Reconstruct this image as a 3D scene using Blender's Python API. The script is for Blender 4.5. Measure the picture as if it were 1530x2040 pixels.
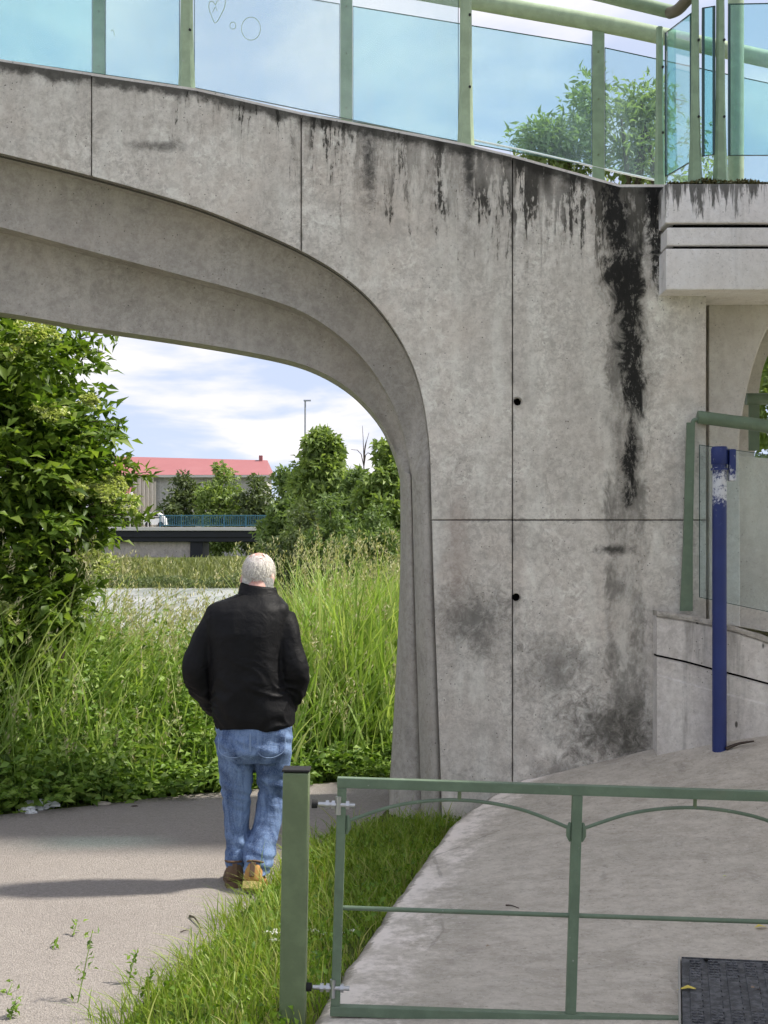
import bpy, bmesh, math, random
import numpy as np
from mathutils import Vector, Matrix, noise as mnoise

random.seed(7)
rng = np.random.default_rng(7)
R = math.radians
for o in list(bpy.data.objects):
    bpy.data.objects.remove(o)
scene = bpy.context.scene
COL = scene.collection

# ------------------------------------------------------------------ camera
F, CAMH, HORY = 2700.0, 1.70, 1100.0          # focal length and horizon in photo pixels
cam = bpy.data.cameras.new('camera')
cam_o = bpy.data.objects.new('camera', cam)
COL.objects.link(cam_o)
cam_o.location = (0, 0, CAMH)
cam_o.rotation_euler = (R(90), 0, 0)
cam.sensor_fit = 'VERTICAL'
cam.sensor_height = 36.0
cam.sensor_width = 27.0
cam.lens = F / 2040 * 36.0
cam.shift_y = (HORY - 1020) / 2040
cam.clip_end = 3000
cam.clip_start = 0.05
scene.camera = cam_o

# ------------------------------------------------------------------ sky, sun, exposure
SUN_EL, SUN_AZ = 52.0, 7.0                     # sun from the right (+X), a little beyond the bridge
world = bpy.data.worlds.new('World')
scene.world = world
world.use_nodes = True
wt = world.node_tree
wt.nodes.clear()
sky = wt.nodes.new('ShaderNodeTexSky')
sky.sky_type = 'NISHITA'
sky.sun_disc = False
sky.sun_elevation = R(SUN_EL)
sky.sun_rotation = R(90 - SUN_AZ)
sky.air_density = 0.6
sky.dust_density = 0.15
sky.ozone_density = 1.2
tc = wt.nodes.new('ShaderNodeTexCoord')
sep = wt.nodes.new('ShaderNodeSeparateXYZ')
wt.links.new(tc.outputs['Generated'], sep.inputs[0])
den = wt.nodes.new('ShaderNodeMath'); den.operation = 'ADD'; den.inputs[1].default_value = 0.16
mx = wt.nodes.new('ShaderNodeMath'); mx.operation = 'MAXIMUM'; mx.inputs[1].default_value = 0.0
wt.links.new(sep.outputs[2], mx.inputs[0]); wt.links.new(mx.outputs[0], den.inputs[0])
comb = wt.nodes.new('ShaderNodeCombineXYZ')
for i in (0, 1):
    dv = wt.nodes.new('ShaderNodeMath'); dv.operation = 'DIVIDE'
    wt.links.new(sep.outputs[i], dv.inputs[0]); wt.links.new(den.outputs[0], dv.inputs[1])
    wt.links.new(dv.outputs[0], comb.inputs[i])
cn = wt.nodes.new('ShaderNodeTexNoise')
cn.inputs['Scale'].default_value = 1.7; cn.inputs['Detail'].default_value = 9
cn.inputs['Roughness'].default_value = 0.52; cn.inputs['Distortion'].default_value = 0.25
wt.links.new(comb.outputs[0], cn.inputs['Vector'])
cr = wt.nodes.new('ShaderNodeMapRange'); cr.interpolation_type = 'SMOOTHSTEP'
cr.inputs['From Min'].default_value = 0.42; cr.inputs['From Max'].default_value = 0.60
cr.inputs['To Min'].default_value = 0.93; cr.inputs['To Max'].default_value = 1.0
wt.links.new(cn.outputs['Fac'], cr.inputs['Value'])
cm = wt.nodes.new('ShaderNodeMix'); cm.data_type = 'RGBA'
wt.links.new(cr.outputs[0], cm.inputs['Factor'])
wt.links.new(sky.outputs[0], cm.inputs[6])
hz = wt.nodes.new('ShaderNodeMix'); hz.data_type = 'RGBA'
hz.inputs[6].default_value = (2.05, 2.3, 2.95, 1); hz.inputs[7].default_value = (3.4, 3.3, 3.45, 1)
h2 = wt.nodes.new('ShaderNodeMapRange'); h2.interpolation_type = 'SMOOTHSTEP'
h2.inputs['From Min'].default_value = 0.42; h2.inputs['From Max'].default_value = 0.60
wt.links.new(cn.outputs['Fac'], h2.inputs['Value']); wt.links.new(h2.outputs[0], hz.inputs['Factor'])
wt.links.new(hz.outputs[2], cm.inputs[7])
bg = wt.nodes.new('ShaderNodeBackground'); bg.inputs['Strength'].default_value = 0.105
wo = wt.nodes.new('ShaderNodeOutputWorld')
wt.links.new(cm.outputs[2], bg.inputs['Color']); wt.links.new(bg.outputs[0], wo.inputs[0])

sun = bpy.data.lights.new('sun', 'SUN')
sun.energy = 2.2; sun.angle = R(4.0); sun.color = (1.0, 0.94, 0.84)
sun_o = bpy.data.objects.new('sun', sun); COL.objects.link(sun_o)
sd = Vector((math.cos(R(SUN_EL)) * math.cos(R(SUN_AZ)), math.cos(R(SUN_EL)) * math.sin(R(SUN_AZ)), math.sin(R(SUN_EL))))
sun_o.rotation_euler = sd.to_track_quat('Z', 'Y').to_euler()
sun_o.location = sd * 30
vs = scene.view_settings
vs.view_transform = 'Standard'; vs.look = 'None'; vs.gamma = 1.0; vs.use_curve_mapping = False
vs.exposure = 1.62
scene.cycles.max_bounces = 5
scene.cycles.diffuse_bounces = 3
scene.cycles.glossy_bounces = 2
scene.cycles.use_adaptive_sampling = True
scene.cycles.adaptive_threshold = 0.03
scene.cycles.transparent_max_bounces = 14


# ------------------------------------------------------------------ helpers
def P(x, y, d):
    """photo measurement -> world point at distance d in front of the camera"""
    return Vector(((x - 765) / F * d, d, CAMH - (y - HORY) / F * d))


def tag(o, label=None, cat=None, group=None, kind=None):
    if label: o['label'] = label
    if cat: o['category'] = cat
    if group: o['group'] = group
    if kind: o['kind'] = kind
    return o


def empty(name, loc=(0, 0, 0), **k):
    o = bpy.data.objects.new(name, None); COL.objects.link(o); o.location = loc
    o.empty_display_size = 0.1
    return tag(o, **k)


def link_mesh(name, me, mat, parent=None, **k):
    o = bpy.data.objects.new(name, me); COL.objects.link(o)
    if mat and not me.materials: me.materials.append(mat)
    if parent:
        o.parent = parent
        o.matrix_parent_inverse = Matrix.Translation(-Vector(parent_origin(parent)))
    return tag(o, **k)


def parent_origin(p):
    v = Vector(p.location)
    # parents always sit unrotated when their parts are made in world space
    return v if p.parent is None else Vector((0, 0, 0)) + v


def mesh(name, verts, faces, mat, parent=None, smooth=False, **k):
    me = bpy.data.meshes.new(name)
    me.from_pydata([tuple(v) for v in verts], [], faces)
    me.update()
    if smooth:
        me.polygons.foreach_set('use_smooth', [True] * len(me.polygons))
    return link_mesh(name, me, mat, parent, **k)


def npmesh(name, V, Fq, mat, parent=None, smooth=False, **k):
    """V (n,3) float, Fq list of (m,k) int arrays"""
    me = bpy.data.meshes.new(name)
    me.vertices.add(len(V)); me.vertices.foreach_set('co', np.asarray(V, dtype=np.float32).ravel())
    loops = np.concatenate([f.ravel() for f in Fq]).astype(np.int32)
    tot = np.concatenate([np.full(len(f), f.shape[1], dtype=np.int32) for f in Fq])
    st = np.concatenate([[0], np.cumsum(tot)[:-1]]).astype(np.int32)
    me.loops.add(len(loops)); me.loops.foreach_set('vertex_index', loops)
    me.polygons.add(len(tot)); me.polygons.foreach_set('loop_start', st); me.polygons.foreach_set('loop_total', tot)
    if smooth: me.polygons.foreach_set('use_smooth', np.ones(len(tot), dtype=bool))
    me.update(calc_edges=True)
    return link_mesh(name, me, mat, parent, **k)


def bm_obj(name, bm, mat, parent=None, smooth=False, **k):
    bmesh.ops.recalc_face_normals(bm, faces=bm.faces)
    me = bpy.data.meshes.new(name); bm.to_mesh(me); bm.free()
    if smooth: me.polygons.foreach_set('use_smooth', [True] * len(me.polygons))
    return link_mesh(name, me, mat, parent, **k)


def add_box(bm, c, s, rot=None, bevel=0.0):
    r = bmesh.ops.create_cube(bm, size=1.0)
    vs_ = r['verts']
    bmesh.ops.scale(bm, vec=s, verts=vs_)
    if bevel:
        es = list({e for v in vs_ for e in v.link_edges})
        rr = bmesh.ops.bevel(bm, geom=es, offset=bevel, segments=2, affect='EDGES', profile=0.6)
        vs_ = list({v for f in rr['faces'] for v in f.verts} | {v for v in vs_ if v.is_valid})
    if rot is not None:
        bmesh.ops.rotate(bm, cent=(0, 0, 0), matrix=rot, verts=vs_)
    bmesh.ops.translate(bm, vec=c, verts=vs_)
    return vs_


def box(name, c, s, mat, parent=None, rot=None, bevel=0.004, **k):
    bm = bmesh.new(); add_box(bm, c, s, rot, bevel)
    return bm_obj(name, bm, mat, parent, **k)


def add_tube(bm, pts, rad, seg=12, caps=True):
    pts = [Vector(p) for p in pts]
    rads = rad if isinstance(rad, (list, tuple)) else [rad] * len(pts)
    rings = []
    up = None
    for i, p in enumerate(pts):
        t = (pts[min(i + 1, len(pts) - 1)] - pts[max(i - 1, 0)]).normalized()
        if up is None:
            up = Vector((0, 0, 1)) if abs(t.z) < 0.9 else Vector((1, 0, 0))
        a = t.cross(up).normalized(); b = a.cross(t).normalized(); up = b
        rings.append([bm.verts.new(p + (a * math.cos(q) + b * math.sin(q)) * rads[i])
                      for q in [2 * math.pi * j / seg for j in range(seg)]])
    for r0, r1 in zip(rings, rings[1:]):
        for j in range(seg):
            bm.faces.new((r0[j], r0[(j + 1) % seg], r1[(j + 1) % seg], r1[j]))
    if caps:
        bm.faces.new(rings[0][::-1]); bm.faces.new(rings[-1])
    return rings


def tube(name, pts, rad, mat, parent=None, seg=12, smooth=True, **k):
    bm = bmesh.new(); add_tube(bm, pts, rad, seg)
    o = bm_obj(name, bm, mat, parent, smooth=smooth, **k)
    if smooth: auto_smooth(o.data)
    return o


def auto_smooth(me, ang=40):
    me.set_sharp_from_angle(angle=R(ang))


def prism(name, poly, y0, y1, mat, parent=None, bevel=0.0, **k):
    """polygon of (x,z) extruded from depth y0 to y1"""
    bm = bmesh.new()
    f = bm.faces.new([bm.verts.new((x, y0, z)) for x, z in poly])
    r = bmesh.ops.extrude_face_region(bm, geom=[f])
    vv = [g for g in r['geom'] if isinstance(g, bmesh.types.BMVert)]
    bmesh.ops.translate(bm, vec=(0, y1 - y0, 0), verts=vv)
    if bevel:
        es = [e for e in bm.edges if all(abs(v.co.y - y0) < 1e-6 for v in e.verts)]
        bmesh.ops.bevel(bm, geom=es, offset=bevel, segments=2, affect='EDGES', profile=0.5, clamp_overlap=True)
    return bm_obj(name, bm, mat, parent, **k)


def catmull(pts, n):
    pts = [Vector(p) for p in pts]
    out = []
    for i in range(len(pts) - 1):
        p0 = pts[max(i - 1, 0)]; p1 = pts[i]; p2 = pts[i + 1]; p3 = pts[min(i + 2, len(pts) - 1)]
        for j in range(n):
            t = j / n
            out.append(0.5 * ((2 * p1) + (p2 - p0) * t + (2 * p0 - 5 * p1 + 4 * p2 - p3) * t * t + (3 * p1 - p0 - 3 * p2 + p3) * t ** 3))
    out.append(pts[-1])
    return out


def clip(poly, ax, val, keep_less):
    out = []
    ins = lambda p: (p[ax] <= val) if keep_less else (p[ax] >= val)
    for i in range(len(poly)):
        a, b = poly[i], poly[(i + 1) % len(poly)]
        if ins(a): out.append(a)
        if ins(a) != ins(b):
            t = (val - a[ax]) / (b[ax] - a[ax])
            out.append((a[0] + (b[0] - a[0]) * t, a[1] + (b[1] - a[1]) * t))
    return out


def dup(root, loc=None, rotz=None):
    r = root.copy(); COL.objects.link(r)
    if loc is not None: r.location = loc
    if rotz is not None: r.rotation_euler = (0, 0, rotz)
    for ch in list(root.children):
        c = ch.copy(); COL.objects.link(c); c.parent = r; c.matrix_parent_inverse = ch.matrix_parent_inverse.copy()
        for g in ch.children:
            d = g.copy(); COL.objects.link(d); d.parent = c; d.matrix_parent_inverse = g.matrix_parent_inverse.copy()
    return r


# ------------------------------------------------------------------ materials
class NT:
    def __init__(self, name, rough=0.8, spec=0.3, metal=0.0):
        self.mat = bpy.data.materials.new(name); self.mat.use_nodes = True
        self.t = self.mat.node_tree; self.t.nodes.clear()
        self.out = self.new('ShaderNodeOutputMaterial')
        self.b = self.new('ShaderNodeBsdfPrincipled')
        self.b.inputs['Roughness'].default_value = rough
        self.b.inputs['Specular IOR Level'].default_value = spec
        self.b.inputs['Metallic'].default_value = metal
        self.link(self.b.outputs[0], self.out.inputs[0])

    def new(self, t): return self.t.nodes.new(t)

    def link(self, a, b): self.t.links.new(a, b)

    def put(self, sock, v):
        if hasattr(v, 'is_output'): self.link(v, sock)
        elif isinstance(v, (tuple, list)) and len(v) == 3 and sock.type == 'RGBA': sock.default_value = (*v, 1)
        else: sock.default_value = v

    def pos(self):
        if not hasattr(self, '_p'):
            g = self.new('ShaderNodeNewGeometry'); self._p = g.outputs['Position']; self._g = g
        return self._p

    def xyz(self):
        s = self.new('ShaderNodeSeparateXYZ'); self.link(self.pos(), s.inputs[0]); return s.outputs

    def obj(self):
        return self.new('ShaderNodeTexCoord').outputs['Object']

    def scale(self, v, s):
        m = self.new('ShaderNodeMapping'); self.link(v, m.inputs[0]); m.inputs['Scale'].default_value = s; return m.outputs[0]

    def noise(self, scale, detail=4, rough=0.55, vec=None, dist=0.0):
        n = self.new('ShaderNodeTexNoise'); self.link(vec if vec is not None else self.pos(), n.inputs['Vector'])
        n.inputs['Scale'].default_value = scale; n.inputs['Detail'].default_value = detail
        n.inputs['Roughness'].default_value = rough; n.inputs['Distortion'].default_value = dist
        return n.outputs['Fac']

    def voro(self, scale, vec=None, feat='F1'):
        n = self.new('ShaderNodeTexVoronoi'); n.feature = feat
        self.link(vec if vec is not None else self.pos(), n.inputs['Vector']); n.inputs['Scale'].default_value = scale
        return n.outputs['Distance']

    def m(self, op, a, b=0.0, c=0.0):
        n = self.new('ShaderNodeMath'); n.operation = op
        self.put(n.inputs[0], a); self.put(n.inputs[1], b); self.put(n.inputs[2], c)
        return n.outputs[0]

    def step(self, v, lo, hi, a=0.0, b=1.0):
        n = self.new('ShaderNodeMapRange'); n.interpolation_type = 'SMOOTHSTEP'
        self.put(n.inputs['Value'], v); n.inputs['From Min'].default_value = lo; n.inputs['From Max'].default_value = hi
        n.inputs['To Min'].default_value = a; n.inputs['To Max'].default_value = b
        return n.outputs[0]

    def mix(self, f, a, b, mode='MIX'):
        n = self.new('ShaderNodeMix'); n.data_type = 'RGBA'; n.blend_type = mode
        self.put(n.inputs['Factor'], f); self.put(n.inputs[6], a); self.put(n.inputs[7], b)
        return n.outputs[2]

    def ramp(self, v, stops):
        n = self.new('ShaderNodeValToRGB'); self.put(n.inputs[0], v)
        e = n.color_ramp.elements
        while len(e) < len(stops): e.new(0.5)
        for el, (p, c) in zip(e, stops): el.position = p; el.color = (*c, 1)
        return n.outputs[0]

    def curve(self, v, lo, hi, pts):
        """piecewise curve: v in [lo,hi] -> value given by pts [(v,out)]"""
        s = self.m('DIVIDE', self.m('SUBTRACT', v, lo), hi - lo)
        n = self.new('ShaderNodeFloatCurve'); c = n.mapping.curves[0]
        omin = min(p[1] for p in pts); omax = max(p[1] for p in pts); sp = max(omax - omin, 1e-6)
        q = [((a - lo) / (hi - lo), (b - omin) / sp) for a, b in pts]
        while len(c.points) < len(q): c.points.new(0.5, 0.5)
        for pt, (a, b) in zip(c.points, q): pt.location = (a, b); pt.handle_type = 'VECTOR'
        n.mapping.update()
        self.link(s, n.inputs['Value'])
        return self.m('ADD', self.m('MULTIPLY', n.outputs[0], sp), omin)

    def col(self, c): self.put(self.b.inputs['Base Color'], c); return self

    def bump(self, h, strength=0.3, dist=0.01):
        n = self.new('ShaderNodeBump'); n.inputs['Strength'].default_value = strength; n.inputs['Distance'].default_value = dist
        self.link(h, n.inputs['Height']); self.link(n.outputs[0], self.b.inputs['Normal']); return self


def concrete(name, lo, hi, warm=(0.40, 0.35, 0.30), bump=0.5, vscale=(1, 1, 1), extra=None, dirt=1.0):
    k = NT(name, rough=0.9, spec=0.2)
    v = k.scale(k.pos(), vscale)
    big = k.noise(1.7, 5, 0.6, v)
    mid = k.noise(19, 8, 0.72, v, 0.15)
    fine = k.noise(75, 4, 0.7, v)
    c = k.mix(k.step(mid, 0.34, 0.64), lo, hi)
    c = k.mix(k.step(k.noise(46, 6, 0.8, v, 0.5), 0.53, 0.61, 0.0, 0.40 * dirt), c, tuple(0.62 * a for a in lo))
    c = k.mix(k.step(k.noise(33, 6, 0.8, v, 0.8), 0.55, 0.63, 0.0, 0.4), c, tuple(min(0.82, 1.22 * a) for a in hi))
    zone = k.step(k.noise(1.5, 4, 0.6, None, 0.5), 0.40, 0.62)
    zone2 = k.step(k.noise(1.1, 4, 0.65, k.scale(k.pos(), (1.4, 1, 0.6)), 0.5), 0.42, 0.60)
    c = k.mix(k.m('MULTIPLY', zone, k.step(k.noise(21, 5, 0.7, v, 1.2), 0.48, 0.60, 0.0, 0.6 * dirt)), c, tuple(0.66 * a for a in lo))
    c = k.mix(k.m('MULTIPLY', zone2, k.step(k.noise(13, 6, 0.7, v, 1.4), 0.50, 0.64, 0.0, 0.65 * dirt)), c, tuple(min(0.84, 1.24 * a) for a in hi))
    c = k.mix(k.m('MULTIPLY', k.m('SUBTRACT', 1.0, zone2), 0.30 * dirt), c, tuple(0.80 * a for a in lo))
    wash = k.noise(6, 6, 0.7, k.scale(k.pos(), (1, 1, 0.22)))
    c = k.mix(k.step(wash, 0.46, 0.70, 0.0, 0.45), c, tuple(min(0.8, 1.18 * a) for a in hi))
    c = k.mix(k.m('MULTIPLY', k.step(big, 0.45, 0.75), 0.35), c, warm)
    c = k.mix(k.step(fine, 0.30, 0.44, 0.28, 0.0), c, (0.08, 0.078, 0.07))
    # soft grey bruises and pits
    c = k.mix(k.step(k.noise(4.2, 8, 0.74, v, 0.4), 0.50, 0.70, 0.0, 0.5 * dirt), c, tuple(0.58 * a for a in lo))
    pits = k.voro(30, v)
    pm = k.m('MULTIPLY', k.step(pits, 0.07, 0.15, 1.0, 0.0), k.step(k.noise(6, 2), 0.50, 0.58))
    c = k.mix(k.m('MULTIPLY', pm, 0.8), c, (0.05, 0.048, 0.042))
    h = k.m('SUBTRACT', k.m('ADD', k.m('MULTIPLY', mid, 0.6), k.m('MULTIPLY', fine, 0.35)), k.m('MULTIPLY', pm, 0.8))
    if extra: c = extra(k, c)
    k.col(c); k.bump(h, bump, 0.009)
    return k.mat


WY = 8.35                                    # distance of the bridge's near face
WS = F / WY
wx = lambda px: (px - 765) / WS
wz = lambda py: CAMH - (py - HORY) / WS
TOP_PX = [(-600, 44), (-300, 82), (0, 122), (182, 150), (390, 180), (600, 228), (760, 258), (925, 290), (1025, 314), (1130, 343), (1235, 372), (1330, 372), (1415, 372)]


def wall_stains(k, c):
    x, y, z = k.xyz()
    top = k.curve(x, wx(-600), wx(1415), [(wx(a), wz(b)) for a, b in TOP_PX])
    d = k.m('SUBTRACT', top, z)                       # metres below the parapet's top edge
    v = k.scale(k.pos(), (1.0, 1.0, 0.13))
    st = k.noise(17, 6, 0.72, v, 0.5)
    spk = k.noise(42, 4, 0.7, k.scale(k.pos(), (1, 1, 0.4)), 0.3)
    dens = k.curve(x, wx(-600), wx(1415), [(wx(-600), 0.13), (wx(180), 0.14), (wx(520), 0.21), (wx(720), 0.275), (wx(960), 0.315), (wx(1200), 0.31), (wx(1415), 0.27)])
    reach = k.m('SUBTRACT', dens, k.m('MULTIPLY', d, 0.24))
    t = k.m('ADD', k.m('SUBTRACT', k.m('ADD', k.m('MULTIPLY', st, 0.72), k.m('MULTIPLY', spk, 0.28)), 0.73), reach)
    grp = k.step(k.noise(3.6, 3, 0.6, k.scale(k.pos(), (1, 1, 0.15))), 0.40, 0.54, 0.15, 1.0)
    streak = k.m('MULTIPLY', k.m('MULTIPLY', k.step(t, 0.0, 0.05), k.step(d, 1.1, 0.45)), grp)
    tick = k.step(k.m('SUBTRACT', k.noise(30, 6, 0.75, k.scale(k.pos(), (1, 1, 0.3)), 0.4), k.m('MULTIPLY', d, 0.12)), 0.585, 0.64, 0, 0.75)
    tick = k.m('MULTIPLY', tick, k.step(x, wx(560), wx(800), 0.35, 1.0))
    c = k.mix(tick, c, (0.07, 0.065, 0.055))
    c = k.mix(k.m('MULTIPLY', k.step(t, -0.10, 0.05), k.step(d, 1.3, 0.3, 0, 0.35)), c, (0.17, 0.15, 0.12))
    # dark fringe under the top edge
    fr = k.m('SUBTRACT', k.m('MULTIPLY', k.noise(9, 5, 0.7), 0.17), d)
    fringe = k.m('MULTIPLY', k.step(fr, 0.0, 0.06), 0.85)
    c = k.mix(fringe, c, (0.022, 0.022, 0.018))
    c = k.mix(k.m('MULTIPLY', streak, 0.9), c, (0.022, 0.021, 0.017))
    jn_ = k.m('MULTIPLY', k.m('SUBTRACT', k.noise(9, 7, 0.82, k.scale(k.pos(), (1, 1, 0.6))), 0.36), 0.11)
    for jx_ in (wx(182), wx(600), wx(1021)):
        c = k.mix(k.step(k.m('SUBTRACT', k.m('ABSOLUTE', k.m('SUBTRACT', x, jx_)), jn_), -0.002, -0.020, 0, 0.42), c, (0.09, 0.083, 0.07))
    jh = k.m('MULTIPLY', k.step(k.m('SUBTRACT', k.m('ABSOLUTE', k.m('SUBTRACT', z, wz(1036))), jn_), -0.002, -0.020, 0, 0.42), k.step(x, wx(860), wx(880)))
    c = k.mix(jh, c, (0.09, 0.083, 0.07))
    # pale wash below the edge
    # the broad black run-off stain beside the landing
    wob = k.m('MULTIPLY', k.m('SUBTRACT', k.noise(9, 5, 0.7, k.scale(k.pos(), (1, 1, 0.55)), 0.8), 0.5), 0.34)
    zz = lambda py: wz(py)
    cx1 = k.curve(z, zz(1045), zz(372), [(zz(1045), wx(1252)), (zz(990), wx(1248)), (zz(900), wx(1258)), (zz(760), wx(1262)), (zz(680), wx(1255)), (zz(560), wx(1248)), (zz(480), wx(1240)), (zz(372), wx(1222))])
    w1 = k.curve(z, zz(1045), zz(372), [(zz(1045), -0.06), (zz(1000), 0.005), (zz(960), 0.03), (zz(860), 0.03), (zz(740), 0.055), (zz(690), 0.085), (zz(640), 0.06), (zz(560), 0.105), (zz(460), 0.10), (zz(372), 0.085)])
    dist1 = k.m('SUBTRACT', k.m('ADD', k.m('ABSOLUTE', k.m('SUBTRACT', x, cx1)), wob), w1)
    m1 = k.step(dist1, 0.032, -0.028)
    c = k.mix(k.m('MULTIPLY', k.step(dist1, 0.12, -0.02, 0, 0.5), k.step(z, zz(1045), zz(1000))), c, (0.13, 0.12, 0.095))
    m1 = k.m('MULTIPLY', m1, k.m('MULTIPLY', k.step(z, zz(1045), zz(1000)), 1.0))
    cx2 = k.curve(z, zz(700), zz(372), [(zz(700), wx(1310)), (zz(520), wx(1308)), (zz(372), wx(1298))])
    w2 = k.curve(z, zz(700), zz(372), [(zz(700), -0.14), (zz(600), -0.04), (zz(500), 0.03), (zz(372), 0.05)])
    m2 = k.m('MULTIPLY', k.step(k.m('SUBTRACT', k.m('ADD', k.m('ABSOLUTE', k.m('SUBTRACT', x, cx2)), wob), w2), 0.035, -0.02), k.step(z, zz(700), zz(640)))
    # damp grey halo from the stain to the foot of the wall
    hal = k.m('SUBTRACT', k.m('ADD', k.m('ABSOLUTE', k.m('SUBTRACT', x, wx(1248))), k.m('MULTIPLY', wob, 0.7)), 0.12)
    hn = k.step(k.noise(7, 6, 0.75, k.scale(k.pos(), (1, 1, 0.5))), 0.36, 0.62, 0.12, 0.72)
    c = k.mix(k.m('MULTIPLY', k.step(hal, 0.02, -0.03), hn), c, (0.10, 0.096, 0.082))
    vgap = k.m('MULTIPLY', k.step(k.m('ADD', k.m('ABSOLUTE', k.m('SUBTRACT', x, wx(1268))), k.m('MULTIPLY', wob, 0.35)), 0.075, 0.03), k.step(z, zz(520), zz(430)))
    mm = k.m('MULTIPLY', k.m('MAXIMUM', m1, m2), k.m('SUBTRACT', 1.0, k.m('MULTIPLY', vgap, 0.75)))
    worn = k.step(k.noise(30, 6, 0.8, k.scale(k.pos(), (1, 1, 0.5))), 0.53, 0.62, 1.0, 0.2)
    c = k.mix(k.m('MULTIPLY', k.m('MULTIPLY', mm, worn), 0.95), c, (0.012, 0.012, 0.011))

    def spot(c, px, py, rx, rz, colr, amt):
        q = k.m('ADD', k.m('POWER', k.m('DIVIDE', k.m('SUBTRACT', x, wx(px)), rx), 2.0), k.m('POWER', k.m('DIVIDE', k.m('SUBTRACT', z, wz(py)), rz), 2.0))
        q = k.m('ADD', k.m('SQRT', q), k.m('MULTIPLY', k.m('SUBTRACT', k.noise(13, 8, 0.8, None, 0.6), 0.5), 3.6))
        return k.mix(k.step(q, 1.5, -0.1, 0.0, amt), c, colr)
    c = spot(c, 945, 1235, 0.26, 0.24, (0.07, 0.068, 0.06), 0.75)
    c = spot(c, 1110, 1330, 0.24, 0.22, (0.08, 0.078, 0.068), 0.6)
    c = spot(c, 1215, 1455, 0.34, 0.20, (0.05, 0.048, 0.038), 0.85)
    c = spot(c, 1110, 1535, 0.20, 0.09, (0.08, 0.075, 0.065), 0.6)
    c = spot(c, 910, 1080, 0.08, 0.35, (0.34, 0.27, 0.23), 0.5)
    c = spot(c, 315, 290, 0.16, 0.035, (0.12, 0.115, 0.10), 0.85)
    c = spot(c, 1225, 1095, 0.12, 0.03, (0.03, 0.03, 0.026), 0.9)
    c = spot(c, 735, 330, 0.05, 0.30, (0.02, 0.02, 0.018), 0.85)
    c = spot(c, 935, 340, 0.04, 0.28, (0.02, 0.02, 0.018), 0.85)
    return c


M = {}
M['wall'] = concrete('weathered_concrete', (0.52, 0.483, 0.425), (0.71, 0.67, 0.602), warm=(0.62, 0.525, 0.435), extra=wall_stains)
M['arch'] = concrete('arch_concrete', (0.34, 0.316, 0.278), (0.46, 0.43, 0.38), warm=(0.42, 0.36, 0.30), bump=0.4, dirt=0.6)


def fascia_stain(k, c):
    x, y, z = k.xyz()
    d = k.m('SUBTRACT', 3.885, z)
    st = k.noise(15, 5, 0.7, k.scale(k.pos(), (1, 1, 0.12)), 0.3)
    t = k.m('SUBTRACT', k.m('SUBTRACT', st, 0.42), k.m('MULTIPLY', d, 1.0))
    c = k.mix(k.step(t, 0.0, 0.09, 0, 0.85), c, (0.03, 0.03, 0.024))
    st2 = k.noise(8, 4, 0.6, k.scale(k.pos(), (1, 1, 0.07)))
    c = k.mix(k.step(st2, 0.50, 0.7, 0, 0.35), c, (0.36, 0.345, 0.32))
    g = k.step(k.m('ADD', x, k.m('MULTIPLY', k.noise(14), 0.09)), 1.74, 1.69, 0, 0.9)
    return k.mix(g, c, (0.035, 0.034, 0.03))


M['fascia'] = concrete('landing_concrete', (0.66, 0.635, 0.605), (0.74, 0.715, 0.685), warm=(0.68,0.62,0.57), bump=0.25, dirt=0.3, extra=fascia_stain)


def rampwall_stain(k, c):
    st = k.noise(7, 5, 0.7, k.scale(k.pos(), (1, 1, 0.1)))
    c = k.mix(k.step(st, 0.5, 0.68, 0, 0.5), c, (0.17, 0.16, 0.14))
    drip = k.voro(9, k.scale(k.pos(), (1, 1, 0.45)))
    return k.mix(k.step(drip, 0.05, 0.11, 0.9, 0), c, (0.04, 0.038, 0.032))


M['rampwall'] = concrete('ramp_wall_concrete', (0.54, 0.505, 0.46), (0.70, 0.66, 0.61), bump=0.4, dirt=0.6, extra=rampwall_stain)
M['cap'] = concrete('chipped_cap_concrete', (0.30, 0.28, 0.24), (0.52, 0.48, 0.42), bump=0.9)
M['pale'] = concrete('pale_concrete', (0.62, 0.575, 0.53), (0.72, 0.68, 0.63), bump=0.15, dirt=0.4)


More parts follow.
